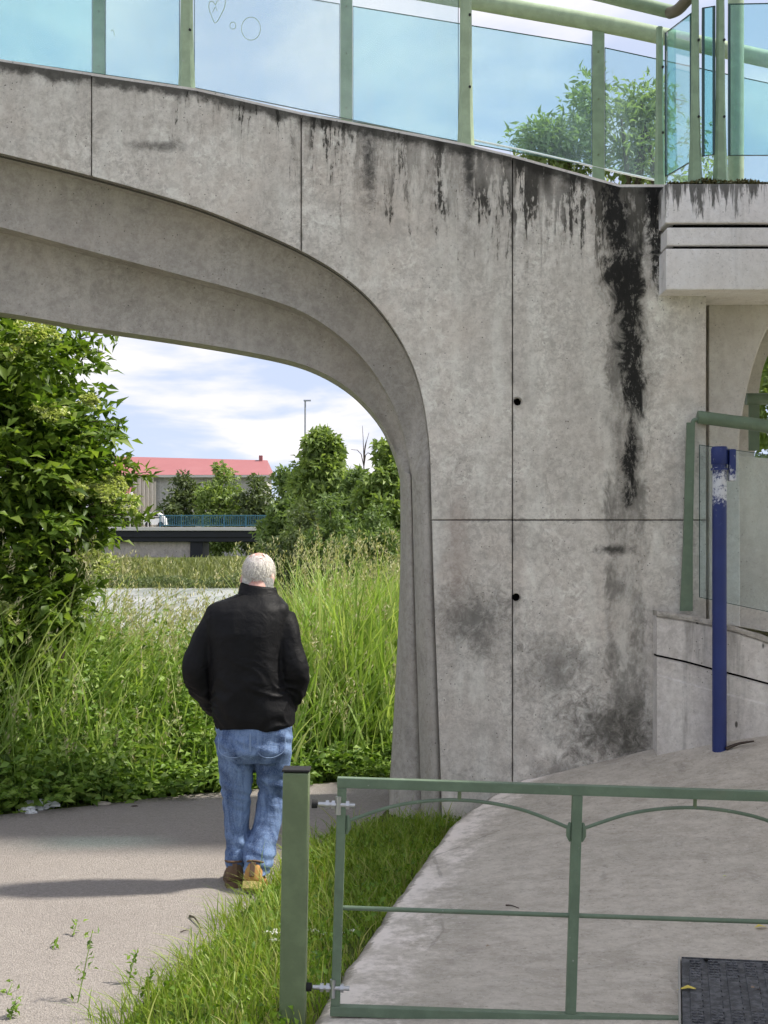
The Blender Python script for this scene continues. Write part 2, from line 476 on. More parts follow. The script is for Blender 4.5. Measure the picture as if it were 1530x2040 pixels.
def mk_pad():
    k = NT('apron_concrete', rough=0.88, spec=0.2)
    p = k.pos()
    broad = k.noise(1.3, 5, 0.6)
    brush = k.noise(7, 8, 0.78, k.scale(p, (0.9, 1.25, 1)), 0.2)
    fine = k.noise(42, 7, 0.85)
    c = k.mix(k.step(brush, 0.32, 0.7), (0.40, 0.358, 0.298), (0.56, 0.512, 0.435))
    c = k.mix(k.step(broad, 0.45, 0.7, 0, 0.5), c, (0.33, 0.305, 0.25))
    c = k.mix(k.step(k.noise(2.6, 6, 0.75, None, 1.5), 0.52, 0.74, 0, 0.6), c, (0.24, 0.215, 0.185))
    c = k.mix(k.step(k.noise(15, 8, 0.8), 0.50, 0.68, 0, 0.5), c, (0.33, 0.29, 0.25))
    c = k.mix(k.step(k.noise(24, 7, 0.8, k.scale(p, (0.8, 1.3, 1)), 0.5), 0.56, 0.68, 0, 0.5), c, (0.58, 0.54, 0.49))
    c = k.mix(k.step(fine, 0.55, 0.66, 0, 0.7), c, (0.66, 0.61, 0.54))
    c = k.mix(k.step(fine, 0.45, 0.34, 0, 0.65), c, (0.14, 0.125, 0.11))
    at = k.new('ShaderNodeAttribute'); at.attribute_name = 'edge'
    e = k.m('ADD', at.outputs['Fac'], k.m('MULTIPLY', k.m('SUBTRACT', k.noise(13, 6, 0.75), 0.5), 0.55))
    ln = k.m('MULTIPLY', k.step(e, 0.40, 0.48), k.step(e, 0.74, 0.58))
    c = k.mix(k.step(e, 0.46, 0.30, 0, 0.55), c, (0.16, 0.145, 0.12))
    c = k.mix(k.m('MULTIPLY', ln, k.step(k.noise(4.5, 5, 0.7), 0.36, 0.56, 0.15, 0.95)), c, (0.78, 0.71, 0.64))
    crk = k.voro(1.1, k.new('ShaderNodeVectorMath').outputs[0] if False else None, 'DISTANCE_TO_EDGE')
    crk = k.m('ADD', crk, k.m('MULTIPLY', k.noise(9, 5, 0.7), 0.05))
    c = k.mix(k.m('MULTIPLY', k.step(crk, 0.034, 0.026), k.step(k.noise(1.1, 2), 0.52, 0.60, 0, 0.35)), c, (0.16, 0.14, 0.12))
    k.col(c); k.bump(k.m('ADD', k.m('MULTIPLY', brush, 0.15), k.m('MULTIPLY', fine, 0.6)), 0.5, 0.006)
    return k.mat


M['pad'] = mk_pad()


def mk_path():
    k = NT('worn_asphalt', rough=0.9, spec=0.2)
    fine = k.noise(95, 4, 0.8); grit = k.voro(120)
    broad = k.noise(0.9, 5, 0.6)
    c = k.mix(k.step(fine, 0.3, 0.7), (0.235, 0.210, 0.190), (0.37, 0.336, 0.308))
    c = k.mix(k.step(broad, 0.42, 0.7, 0, 0.45), c, (0.25, 0.222, 0.204))
    c = k.mix(k.step(grit, 0.30, 0.12, 0, 0.35), c, (0.42, 0.40, 0.37))
    c = k.mix(k.step(k.noise(5, 6, 0.8), 0.62, 0.74, 0, 0.4), c, (0.10, 0.092, 0.082))
    c = k.mix(k.step(k.noise(28, 7, 0.8), 0.52, 0.68, 0, 0.45), c, (0.14, 0.125, 0.112))
    c = k.mix(k.step(k.noise(17, 7, 0.8, None, 0.6), 0.54, 0.68, 0, 0.45), c, (0.42, 0.385, 0.35))
    k.col(c); k.bump(k.m('ADD', fine, k.m('MULTIPLY', grit, 0.6)), 0.9, 0.009)
    return k.mat


M['path'] = mk_path()


def mk_soil():
    k = NT('grassy_soil', rough=0.95, spec=0.1)
    n = k.noise(5, 6, 0.7); b = k.noise(0.35, 4)
    c = k.mix(k.step(n, 0.35, 0.65), (0.045, 0.060, 0.018), (0.10, 0.13, 0.035))
    c = k.mix(k.step(b, 0.45, 0.7, 0, 0.6), c, (0.17, 0.17, 0.07))
    k.col(c); k.bump(n, 0.8, 0.05)
    return k.mat


M['soil'] = mk_soil()


def paint(name, c, rough=0.5, wear=0.0, wc=(0.4, 0.4, 0.38), spec=0.4):
    k = NT(name, rough=rough, spec=spec)
    n = k.noise(11, 5, 0.65); f = k.noise(90, 3)
    cc = k.mix(k.step(n, 0.35, 0.7), tuple(a * 0.86 for a in c), tuple(a * 1.1 for a in c))
    cc = k.mix(k.step(k.noise(3.5, 5, 0.7), 0.55, 0.75, 0, 0.35), cc, (0.17, 0.18, 0.12))
    if wear: cc = k.mix(k.step(k.noise(34, 5, 0.75), 0.66 - wear * 0.1, 0.72, 0, 0.8), cc, wc)
    k.col(cc); k.bump(f, 0.12, 0.002)
    return k.mat


M['green'] = paint('sage_green_paint', (0.215, 0.305, 0.190), wear=0.1)
M['green_lt'] = paint('faded_green_paint', (0.33, 0.42, 0.27), wear=0.2)
M['gate'] = paint('gate_green_paint', (0.13, 0.185, 0.122), rough=0.45, wear=0.1)
M['postgreen'] = paint('post_green_paint', (0.145, 0.19, 0.10), rough=0.5)
M['galv'] = NT('galvanised_steel', 0.35, 0.5, 0.9).col((0.46, 0.47, 0.48)).mat
M['dark'] = NT('dark_hole', 0.95, 0.05).col((0.008, 0.008, 0.008)).mat
M['rubber'] = NT('black_rubber', 0.7, 0.3).col((0.02, 0.02, 0.021)).mat
M['brown_tube'] = paint('mossy_rail_paint', (0.13, 0.115, 0.075), wear=0.3)
M['whitestrip'] = NT('white_channel', 0.5, 0.4).col((0.75, 0.78, 0.76)).mat


def mk_glass(name, tint, veil=0.05, vc=(0.75, 0.85, 0.88)):
    k = NT(name)
    k.t.nodes.remove(k.b)
    tr = k.new('ShaderNodeBsdfTransparent')
    n = k.noise(2.2, 5, 0.7, k.scale(k.pos(), (1, 1, 0.4)))
    k.put(tr.inputs[0], k.mix(k.step(n, 0.3, 0.7), tuple(min(1, a * 0.985) for a in tint), tuple(min(1, a * 1.01) for a in tint)))
    gl = k.new('ShaderNodeBsdfGlossy'); gl.inputs['Roughness'].default_value = 0.03
    df = k.new('ShaderNodeBsdfTranslucent'); k.put(df.inputs[0], vc)
    m0 = k.new('ShaderNodeMixShader')
    sp = k.step(k.noise(60, 5, 0.8), 0.62, 0.75, 0, 0.12)
    k.put(m0.inputs[0], k.m('ADD', k.step(n, 0.35, 0.75, veil * 0.5, veil * 1.6), sp))
    k.link(tr.outputs[0], m0.inputs[1]); k.link(df.outputs[0], m0.inputs[2])
    fr = k.new('ShaderNodeFresnel'); fr.inputs[0].default_value = 1.35
    m1 = k.new('ShaderNodeMixShader'); k.link(k.m('MULTIPLY', fr.outputs[0], 0.3), m1.inputs[0])
    k.link(m0.outputs[0], m1.inputs[1]); k.link(gl.outputs[0], m1.inputs[2])
    k.link(m1.outputs[0], k.out.inputs[0])
    return k.mat


M['glass'] = mk_glass('tinted_glass', (0.84, 0.95, 0.96), 0.12)
M['glass_blue'] = mk_glass('cyan_tinted_glass', (0.80, 0.94, 0.96), 0.10)
M['glass_clear'] = mk_glass('pale_glass', (0.93, 0.975, 0.985), 0.10)
M['glass_teal'] = mk_glass('teal_tinted_glass', (0.66, 0.88, 0.89), 0.05)
M['glass_edge'] = NT('glass_edge', 0.2, 0.5).col((0.012, 0.05, 0.045)).mat


def leafmat(name, cols, trans=0.35, rough=0.5, spec=0.35):
    k = NT(name, rough, spec)
    g = k.new('ShaderNodeNewGeometry')
    n = len(cols)
    c = k.ramp(g.outputs['Random Per Island'], [(i / max(n - 1, 1), cc) for i, cc in enumerate(cols)])
    c = k.mix(k.step(k.noise(1.6, 3), 0.35, 0.65, 0, 0.5), c, tuple(a * 0.72 for a in cols[n // 2]))
    k.col(c)
    tl = k.new('ShaderNodeBsdfTranslucent')
    k.link(k.mix(1.0, c, (1.15, 1.2, 0.55), 'MULTIPLY'), tl.inputs[0])
    ms = k.new('ShaderNodeMixShader'); ms.inputs[0].default_value = trans
    k.link(k.b.outputs[0], ms.inputs[1]); k.link(tl.outputs[0], ms.inputs[2]); k.link(ms.outputs[0], k.out.inputs[0])
    return k.mat


M['elder'] = leafmat('elder_leaf', [(0.045, 0.09, 0.014), (0.085, 0.155, 0.022), (0.16, 0.25, 0.035), (0.30, 0.40, 0.08)], 0.42)
M['nettle'] = leafmat('nettle_leaf', [(0.06, 0.12, 0.018), (0.12, 0.22, 0.032), (0.21, 0.33, 0.05), (0.34, 0.46, 0.12)])
M['reed'] = leafmat('reed_blade', [(0.16, 0.27, 0.05), (0.26, 0.40, 0.08), (0.36, 0.49, 0.13), (0.56, 0.60, 0.30)], 0.4)
M['bankgrass'] = leafmat('bank_grass_blade', [(0.13, 0.16, 0.055), (0.20, 0.23, 0.08), (0.28, 0.29, 0.12)], 0.3)
M['straw'] = leafmat('grass_seed_head', [(0.42, 0.38, 0.22), (0.55, 0.52, 0.32), (0.48, 0.50, 0.26)], 0.3)
M['lawn'] = leafmat('lawn_blade', [(0.11, 0.19, 0.022), (0.18, 0.29, 0.03), (0.26, 0.38, 0.05), (0.36, 0.43, 0.10), (0.45, 0.40, 0.20)], 0.4)
M['clover'] = leafmat('broad_lawn_leaf', [(0.07, 0.15, 0.018), (0.15, 0.27, 0.028), (0.24, 0.36, 0.04)], 0.35)
M['walnut'] = leafmat('pale_tree_leaf', [(0.18, 0.25, 0.11), (0.27, 0.34, 0.16), (0.36, 0.42, 0.22)], 0.5)
M['fartree'] = leafmat('far_tree_leaf', [(0.11, 0.17, 0.055), (0.16, 0.235, 0.075), (0.23, 0.31, 0.105)], 0.4)
M['fartree2'] = leafmat('far_bright_leaf', [(0.15, 0.22, 0.065), (0.23, 0.32, 0.09), (0.32, 0.40, 0.13)], 0.4)
M['darkshrub'] = leafmat('far_dark_leaf', [(0.08, 0.11, 0.045), (0.11, 0.15, 0.055), (0.15, 0.19, 0.07)], 0.3)
M['bark'] = concrete('bark', (0.07, 0.055, 0.04), (0.13, 0.105, 0.08), warm=(0.1, 0.09, 0.06), bump=0.9)
M['flower'] = leafmat('cream_flower', [(0.46, 0.55, 0.17), (0.58, 0.64, 0.26), (0.68, 0.72, 0.40)], 0.3)
M['whiteflower'] = leafmat('white_flower', [(0.78, 0.78, 0.72), (0.85, 0.85, 0.8)], 0.2)
M['yellowleaf'] = NT('fallen_yellow_leaf', 0.6, 0.3).col((0.62, 0.50, 0.10)).mat
M['brownleaf'] = NT('fallen_brown_leaf', 0.7, 0.2).col((0.30, 0.22, 0.15)).mat
M['twig'] = NT('twig', 0.85, 0.1).col((0.07, 0.055, 0.045)).mat


# ------------------------------------------------------------------ vegetation generators (vectorised)
def unit(v): return v / np.maximum(np.linalg.norm(v, axis=1, keepdims=True), 1e-9)


def leaf_arrays(Pn, D, N, L, W, fold=0.25, curl=0.15):
    """six-vertex folded, slightly curled leaves"""
    n = len(Pn); D = unit(D); S = unit(np.cross(D, N)); U = np.cross(S, D)
    L = np.asarray(L).reshape(-1, 1) * np.ones((n, 1)); W = np.asarray(W).reshape(-1, 1) * np.ones((n, 1))
    base = Pn
    mid = Pn + D * L * 0.5 + U * L * curl * 0.5
    tip = Pn + D * L - U * L * curl * 0.6
    l = Pn + D * L * 0.42 + S * W * 0.5 + U * (W * fold + L * curl * 0.45)
    r = Pn + D * L * 0.42 - S * W * 0.5 + U * (W * fold + L * curl * 0.45)
    V = np.stack([base, l, mid, r, tip], 1).reshape(-1, 3)
    b = np.arange(n)[:, None] * 5
    T = np.concatenate([b + np.array([[0, 2, 1]]), b + np.array([[0, 3, 2]]), b + np.array([[1, 2, 4]]), b + np.array([[2, 3, 4]])])
    return V, T


def rand_dirs(n):
    v = rng.normal(size=(n, 3)); return unit(v)


def leaves_obj(name, Pn, D, L, W, mat, parent=None, up=0.7, **k):
    n = len(Pn)
    N = unit(rand_dirs(n) * 0.8 + np.array([0, 0, up]))
    V, T = leaf_arrays(Pn, D, N, L, W)
    return npmesh(name, V, [T], mat, parent, **k)


def blade_arrays(Pn, H, W, lean, bend, levels=4):
    n = len(Pn)
    ang = rng.uniform(0, 2 * np.pi, n)
    side = np.stack([np.cos(ang), np.sin(ang), np.zeros(n)], 1)
    vs_ = []
    for i in range(levels):
        t = i / levels
        c = Pn + np.array([0, 0, 1.0]) * (H * t * (1 - 0.25 * bend * t))[:, None] + lean * (H * bend * t * t)[:, None]
        w = W * (1 - t ** 2 * 0.75) * 0.5
        vs_ += [c - side * w[:, None], c + side * w[:, None]]
    tipc = Pn + np.array([0, 0, 1.0]) * (H * (1 - 0.25 * bend))[:, None] + lean * (H * bend)[:, None]
    vs_.append(tipc)
    m = 2 * levels + 1
    V = np.stack(vs_, 1).reshape(-1, 3)
    b = np.arange(n)[:, None] * m
    Q = np.concatenate([b + np.array([[2 * i, 2 * i + 1, 2 * i + 3, 2 * i + 2]]) for i in range(levels - 1)])
    T = b + np.array([[2 * levels - 2, 2 * levels - 1, 2 * levels]])
    return V, Q, T, tipc


def blades_obj(name, Pn, H, W, bend, mat, parent=None, leanbias=(0, 0), levels=4, **k):
    n = len(Pn)
    a = rng.uniform(0, 2 * np.pi, n)
    lean = np.stack([np.cos(a) + leanbias[0], np.sin(a) + leanbias[1], np.zeros(n)], 1)
    V, Q, T, tip = blade_arrays(Pn, H, W, lean, bend, levels)
    o = npmesh(name, V, [Q, T], mat, parent, **k)
    return o, tip


def lobes_points(lobes, n, shell=0.55):
    """points in a union of ellipsoids (cx,cy,cz,rx,ry,rz), biased towards the skin"""
    L = np.array(lobes); w = (L[:, 3] * L[:, 4] * L[:, 5]) ** (2 / 3); w /= w.sum()
    idx = rng.choice(len(L), n, p=w)
    d = rand_dirs(n); r = shell + (1 - shell) * rng.random(n) ** 0.6
    r *= 1 + 0.10 * rng.normal(size=n)
    pts = L[idx, :3] + d * r[:, None] * L[idx, 3:]
    return pts, d


def sub_lobes(lobes, per, size, jitter=0.9):
    out = []
    for (cx, cy, cz, rx, ry, rz) in lobes:
        for _ in range(per):
            d = rand_dirs(1)[0]; q = rng.uniform(0.55, 1.0) * jitter
            s = size * rng.uniform(0.6, 1.35)
            out.append((cx + d[0] * rx * q, cy + d[1] * ry * q, cz + d[2] * rz * q, s * rng.uniform(.8, 1.3), s * rng.uniform(.8, 1.3), s * rng.uniform(.6, .95)))
    return out


def limbs(bm, base, tips, r0, seg=7):
    base = Vector(base)
    for t in tips:
        t = Vector(t)
        mid = base.lerp(t, 0.5) + Vector((random.uniform(-.1, .1), random.uniform(-.1, .1), random.uniform(0, .15))) * (t - base).length
        pts = catmull([base, mid, t], 4)
        add_tube(bm, pts, [r0 * (1 - 0.85 * i / (len(pts) - 1)) for i in range(len(pts))], seg)


def tree(name, base, lobes, mat, nleaf, leaf, label, cat='tree', trunk_r=0.12, clump=0.5, per=9, shell=0.35, group=None, wl=0.45, fork=0.45):
    o = empty(name, base, label=label, cat=cat, group=group)
    b = Vector(base)
    zc = min(l[2] - l[5] * 0.3 for l in lobes)
    cx = sum(l[0] for l in lobes) / len(lobes); cy = sum(l[1] for l in lobes) / len(lobes)
    f = Vector((b.x * 0.5 + cx * 0.5, b.y * 0.5 + cy * 0.5, b.z + (zc - b.z) * fork + 0.2))
    bm = bmesh.new()
    pts = catmull([b - Vector((0, 0, .2)), b.lerp(f, .5) + Vector((.05, 0, 0)), f], 4)
    add_tube(bm, pts, [trunk_r * (1.15 - 0.35 * i / (len(pts) - 1)) for i in range(len(pts))], 9)
    sl = sub_lobes(lobes, per, clump)
    tips = [(l[0], l[1], l[2]) for l in random.sample(sl, min(len(sl), 14))] + [l[:3] for l in lobes]
    limbs(bm, f, tips, trunk_r * 0.5)
    bm_obj('trunk', bm, M['bark'], o, smooth=True)
    pts, d = lobes_points(sl, nleaf, shell)
    D = unit(d * 0.6 + rand_dirs(nleaf) * 0.7 + np.array([0, 0, -0.15]))
    L = leaf * rng.uniform(0.65, 1.35, nleaf)
    leaves_obj('crown', pts, D, L, L * wl, mat, o)
    return o


# ------------------------------------------------------------------ setting: terrain, water, path
def sst(a, b, x):
    t = np.clip((x - a) / (b - a), 0, 1); return t * t * (3 - 2 * t)


def terrain_h(X, Y):
    xr = -1.5 - 0.045 * Y
    s = np.minimum(np.minimum(xr - X, Y - 17.0), 97.0 - Y)
    z = -1.5 * sst(-4.0, 2.5, s)
    z = z + 1.25 * sst(96, 120, Y) * sst(-4, -12, X - 0 * Y) * 1.0
    return z - 0.012 * sst(12, 14, Y)


ax = np.concatenate([np.linspace(-500, -60, 12), np.linspace(-56, -12, 23), np.linspace(-11, 11, 89), np.linspace(12, 60, 20), np.linspace(70, 500, 10)])
ay = np.concatenate([np.linspace(-60, -6, 8), np.linspace(-5, 30, 141), np.linspace(31, 130, 70), np.linspace(140, 1200, 24)])
GX, GY = np.meshgrid(ax, ay)
GZ = terrain_h(GX, GY)
near = (np.abs(GX) < 10) & (GY < 13)
V = np.stack([GX, GY, GZ], -1).reshape(-1, 3)
nx, ny = len(ax), len(ay)
ii = (np.arange(ny - 1)[:, None] * nx + np.arange(nx - 1)[None, :]).ravel()
Q = np.stack([ii, ii + 1, ii + 1 + nx, ii + nx], 1)
npmesh('ground', V, [Q], M['soil'], smooth=True, kind='structure')


def mk_water():
    k = NT('river_water', 0.22, 0.7)
    n = k.noise(1.1, 4, 0.6, k.scale(k.pos(), (1, 0.35, 1)))
    f = k.noise(5, 3, 0.6, k.scale(k.pos(), (1, 0.3, 1)))
    k.col(k.mix(k.step(k.noise(0.5, 6, 0.75, k.scale(k.pos(), (1, 0.12, 1))), 0.38, 0.62), (0.26, 0.28, 0.25), (0.52, 0.53, 0.51))); k.bump(k.m('ADD', n, k.m('MULTIPLY', f, 0.5)), 0.25, 0.05)  # pale rippled base colour stands in for sky reflection and sun glitter
    return k.mat


mesh('river_water', [(-160, 12, -0.8), (10, 12, -0.8), (10, 104, -0.8), (-160, 104, -0.8)], [(0, 1, 2, 3)], mk_water(), kind='structure')

path_near = [(-1.75, 0.5), (-1.55, 2.0), (-1.2, 3.6), (-0.93, 4.88), (-0.80, 5.6), (-0.64, 6.56), (-0.50, 7.3), (-0.37, 7.9), (-0.06, 8.5), (0.10, 9.2), (0.7, 9.9), (2.5, 10.6), (6, 11.6)]
path_far = [(6, 14.0), (2, 11.7), (0.02, 10.12), (-0.46, 9.95), (-1.51, 9.37), (-2.48, 8.74), (-4.0, 7.9), (-7, 6.6), (-12, 4.5)]
pn = [Vector((a, b, 0)) for a, b in path_near]; pn = catmull(pn, 5)
pf = [Vector((a, b, 0)) for a, b in path_far]; pf = catmull(pf, 5)
pn = [p + Vector((mnoise.noise(p * 3.1) * 0.05, mnoise.noise(p * 3.7 + Vector((5, 0, 0))) * 0.05, 0)) for p in pn]
pf = [p + Vector((mnoise.noise(p * 2.3) * 0.07, mnoise.noise(p * 2.7) * 0.07, 0)) for p in pf]
poly = pn + pf + [Vector((-14, 2, 0)), Vector((-14, 0.5, 0))]
mesh('path', [(p.x, p.y, 0.006) for p in poly], [list(range(len(poly)))], M['path'], kind='structure')


def near_x(Y):  # X of the path's near edge (grass starts right of it)
    return np.interp(Y, [p.y for p in pn], [p.x for p in pn])


def far_y(X):
    q = sorted([(p.x, p.y) for p in pf]); return np.interp(X, [a for a, b in q], [b for a, b in q])


# concrete apron: rises towards the wall and to the right
def padz(X, Y):
    t = np.clip((Y - 4.9) / 3.45, 0, 1.2) ** 1.4
    return 0.045 + t * (0.025 + 0.255 * np.clip(X, -0.3, 6))


EDGE = [(-0.62, 2.2), (-0.42, 3.6), (-0.215, 4.93), (0.0, 6.08), (0.15, 6.75), (0.283, 7.28), (0.40, 7.72), (0.58, 8.05), (0.74, 8.25), (0.86, 8.345)]
ed = catmull([Vector((a, b, 0)) for a, b in EDGE], 10)
edx = lambda Y: np.interp(Y, [p.y for p in ed], [p.x for p in ed])
rowsY = np.array([p.y for p in ed])
NC = 70
verts, ev = [], []
for j, p in enumerate(ed):
    w = mnoise.noise(Vector((p.x * 6, p.y * 6, 0))) * 0.02 + mnoise.noise(Vector((p.x * 19, p.y * 19, 3))) * 0.008
    x0 = p.x + w
    zc = float(padz(x0 + 0.08, p.y))
    row = [(x0 - 0.035, p.y, -0.06, 0.0), (x0 - 0.028, p.y, zc - 0.045, 0.15), (x0 - 0.010, p.y, zc - 0.016, 0.32), (x0 + 0.025, p.y, zc - 0.004, 0.48)]
    for i in range(NC):
        u = (i / (NC - 1)) ** 1.3
        X = x0 + 0.07 + u * (5.2 - x0)
        Z = float(padz(X, p.y)) + mnoise.noise(Vector((X * 1.4, p.y * 1.4, 9))) * 0.006
        row.append((X, p.y, Z, min(1.0, 0.6 + u * 3)))
    for r_ in row: verts.append(r_[:3]); ev.append(r_[3])
nc = NC + 4
faces = [(j * nc + i, j * nc + i + 1, (j + 1) * nc + i + 1, (j + 1) * nc + i) for j in range(len(ed) - 1) for i in range(nc - 1)]
pad = mesh('concrete_apron', verts, faces, M['pad'], smooth=True, kind='structure')
at = pad.data.attributes.new('edge', 'FLOAT', 'POINT'); at.data.foreach_set('value', ev)

# ------------------------------------------------------------------ footbridge
E1 = [(-600, 170), (-300, 235), (0, 305), (180, 350), (370, 405), (500, 455), (600, 500), (680, 548), (740, 600), (790, 665), (825, 735), (845, 810), (855, 890), (858, 955), (865, 1200), (878, 1550), (882, 1690)]
E2 = [(-600, 310), (-300, 378), (0, 452), (180, 500), (370, 550), (500, 585), (600, 620), (675, 668), (730, 722), (772, 785), (798, 845), (812, 900), (819, 940), (821, 970), (827, 1200), (838, 1550), (842, 1690)]
E3 = [(-600, 545), (-300, 585), (0, 622), (180, 652), (370, 680), (500, 702), (590, 722), (650, 746), (700, 778), (738, 815), (765, 852), (785, 895), (796, 930), (800, 975), (798, 1200), (780, 1550), (769, 1690)]
SUBN = 6
c1 = [P(v.x, v.y, WY) for v in catmull([Vector((a, b, 0)) for a, b in E1], SUBN)]
Y2, Y3 = WY + 0.23, WY + 0.46
c2 = [P(v.x, v.y, Y2) for v in catmull([Vector((a, b, 0)) for a, b in E2], SUBN)]
c3 = [P(v.x, v.y, Y3) for v in catmull([Vector((a, b, 0)) for a, b in E3], SUBN)]
NS = len(c1)
FARY = 9.55
c4 = [P(v.x - 3, v.y + 9, FARY) for v in catmull([Vector((a, b, 0)) for a, b in E3], SUBN)]
pier_k = [float(sst(10.5 * SUBN, 13 * SUBN, np.array(i))) for i in range(NS)]   # 0 in the span, 1 down the pier
c4 = [c4[i].lerp(Vector((c3[i].x, FARY, c3[i].z)), pier_k[i]) for i in range(NS)]
bridge = empty('footbridge', (1.0, 9.0, 0), label='weathered grey concrete footbridge arching over the path on a broad pier', cat='footbridge')


def inward(i):
    t = (c1[min(i + 1, NS - 1)] - c1[max(i - 1, 0)]).normalized()
    n = Vector((-t.z, 0, t.x)); d = c2[i] - c1[i]
    return n if n.dot(Vector((d.x, 0, d.z))) > 0 else -n


def band(name, A, B, yA, yB, ret, parent):
    """moulding: return face behind edge A, then a hollowed (span) / rounded (pier) surface to edge B"""
    verts = []
    prof = 9
    for i in range(NS):
        a, b = A[i], B[i]
        pk = pier_k[i]
        row = [Vector((a.x, yA, a.z)), Vector((a.x, yA + ret * (1 - 0.72 * pk), a.z))]
        s = row[-1]
        for q in range(1, prof + 1):
            t = q / prof
            p = s.lerp(b, t)
            bul = math.sin(math.pi * t)
            p.y += 0.03 * bul * (1 - pk) - 0.07 * bul ** 0.8 * pk
            row.append(p)
        verts += row
    m = prof + 2
    faces = [(i * m + j, i * m + j + 1, (i + 1) * m + j + 1, (i + 1) * m + j) for i in range(NS - 1) for j in range(m - 1)]
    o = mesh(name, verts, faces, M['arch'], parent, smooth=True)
    bm = bmesh.new(); bm.from_mesh(o.data); bmesh.ops.recalc_face_normals(bm, faces=bm.faces); bm.to_mesh(o.data); bm.free()
    auto_smooth(o.data, 50)
    return o


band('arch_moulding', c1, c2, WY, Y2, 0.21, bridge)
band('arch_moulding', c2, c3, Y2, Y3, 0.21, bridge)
# soffit and pier side, with a small drip return at the edge
sv, m = [], 5
for i in range(NS):
    a = c3[i]
    sv += [a, a.lerp(c4[i], .04), a.lerp(c4[i], .1), a.lerp(c4[i], .7), c4[i]]
sf = [(i * m + j, i * m + j + 1, (i + 1) * m + j + 1, (i + 1) * m + j) for i in range(NS - 1) for j in range(m - 1)]
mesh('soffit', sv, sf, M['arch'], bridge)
top_w = [(wx(a), wz(b)) for a, b in TOP_PX]
WR = wx(1407)
face_poly = [(x, z) for x, z in top_w if x < WR] + [(WR, wz(372)), (WR, -0.15)] + [(p.x, p.z) for p in c1[::-1]]
face_poly = [p for i, p in enumerate(face_poly) if i == 0 or (abs(p[0] - face_poly[i - 1][0]) + abs(p[1] - face_poly[i - 1][1])) > 1e-4]
g = 0.003
jx = [wx(182), wx(600), wx(1021)]
jz = wz(1036)
cols = [(-99, jx[0] - g), (jx[0] + g, jx[1] - g), (jx[1] + g, jx[2] - g), (jx[2] + g, 99)]
HOLES = [(wx(1031), wz(800)), (wx(1028.5), wz(1190))]
for ci, (a, b) in enumerate(cols):
    pc = clip(clip(face_poly, 0, a, False), 0, b, True)
    parts = [pc] if ci < 2 else [clip(pc, 1, jz + g, False), clip(pc, 1, jz - g, True)]
    for pi, pp in enumerate(parts):
        # jitter the joint edges a touch so that they do not read as ruled lines
        o = prism('wall_panel', pp, WY + (0.0, 0.002, 0.0, 0.003)[ci], WY + 0.06, M['wall'], bridge, bevel=0.004)
        if ci == 3:
            hx, hz = HOLES[pi]
            cut = tube('cutter', [(hx, WY - 0.05, hz), (hx, WY + 0.2, hz)], 0.024, M['dark'], None, 20, False)
            md = o.modifiers.new('hole', 'BOOLEAN'); md.operation = 'DIFFERENCE'; md.object = cut; md.solver = 'EXACT'
            me = bpy.data.meshes.new_from_object(o.evaluated_get(bpy.context.evaluated_depsgraph_get()))
            o.modifiers.clear(); o.data = me
            bpy.data.objects.remove(cut)
            bm = bmesh.new()
            add_tube(bm, [(hx, WY - 0.002, hz), (hx, WY + 0.05, hz)], [0.0285, 0.0235], 20, caps=False)
            add_tube(bm, [(hx, WY + 0.05, hz), (hx, WY + 0.059, hz)], 0.0235, 20)
            bm_obj('tie_hole', bm, M['dark'], bridge)
# joint backing (core), right-hand side, far face, deck
prism('core', [(p[0], p[1] - 0.004 if p[1] > 3 else p[1]) for p in clip(face_poly, 0, WR - 0.012, True)], WY + 0.062, WY + 0.10, NT('joint_shadow_concrete', 0.95, 0.1).col((0.10, 0.095, 0.085)).mat, bridge)
far_poly = [(x, z) for x, z in top_w if x < WR] + [(WR, wz(372)), (WR, -0.15)] + [(p.x, p.z) for p in c4[::-1]]
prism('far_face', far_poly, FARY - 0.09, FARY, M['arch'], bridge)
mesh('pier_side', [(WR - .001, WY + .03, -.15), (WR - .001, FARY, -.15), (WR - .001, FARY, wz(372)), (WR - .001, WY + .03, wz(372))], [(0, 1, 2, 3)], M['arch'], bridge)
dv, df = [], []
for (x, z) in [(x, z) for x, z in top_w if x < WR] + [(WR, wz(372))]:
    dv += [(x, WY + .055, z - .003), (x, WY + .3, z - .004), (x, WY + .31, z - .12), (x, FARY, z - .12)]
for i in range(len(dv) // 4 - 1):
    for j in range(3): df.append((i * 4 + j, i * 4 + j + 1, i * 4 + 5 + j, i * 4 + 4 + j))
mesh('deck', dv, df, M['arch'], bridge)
# thin pale coping lip
lip = [Vector((x, WY + 0.012, z + 0.006)) for x, z in top_w if x < WR] + [Vector((WR - 0.1, WY + 0.012, wz(372) + .006))]
bm = bmesh.new()
for a, b in zip(lip, lip[1:]):
    vs4 = [bm.verts.new(q) for q in (a + Vector((0, -.004, -.008)), b + Vector((0, -.004, -.008)), b + Vector((0, -.004, .010)), a + Vector((0, -.004, .010)), a + Vector((0, .12, .010)), b + Vector((0, .12, .010)))]
    bm.faces.new(vs4[:4]); bm.faces.new((vs4[3], vs4[2], vs4[5], vs4[4]))
bm_obj('coping_lip', bm, M['pale'], bridge)
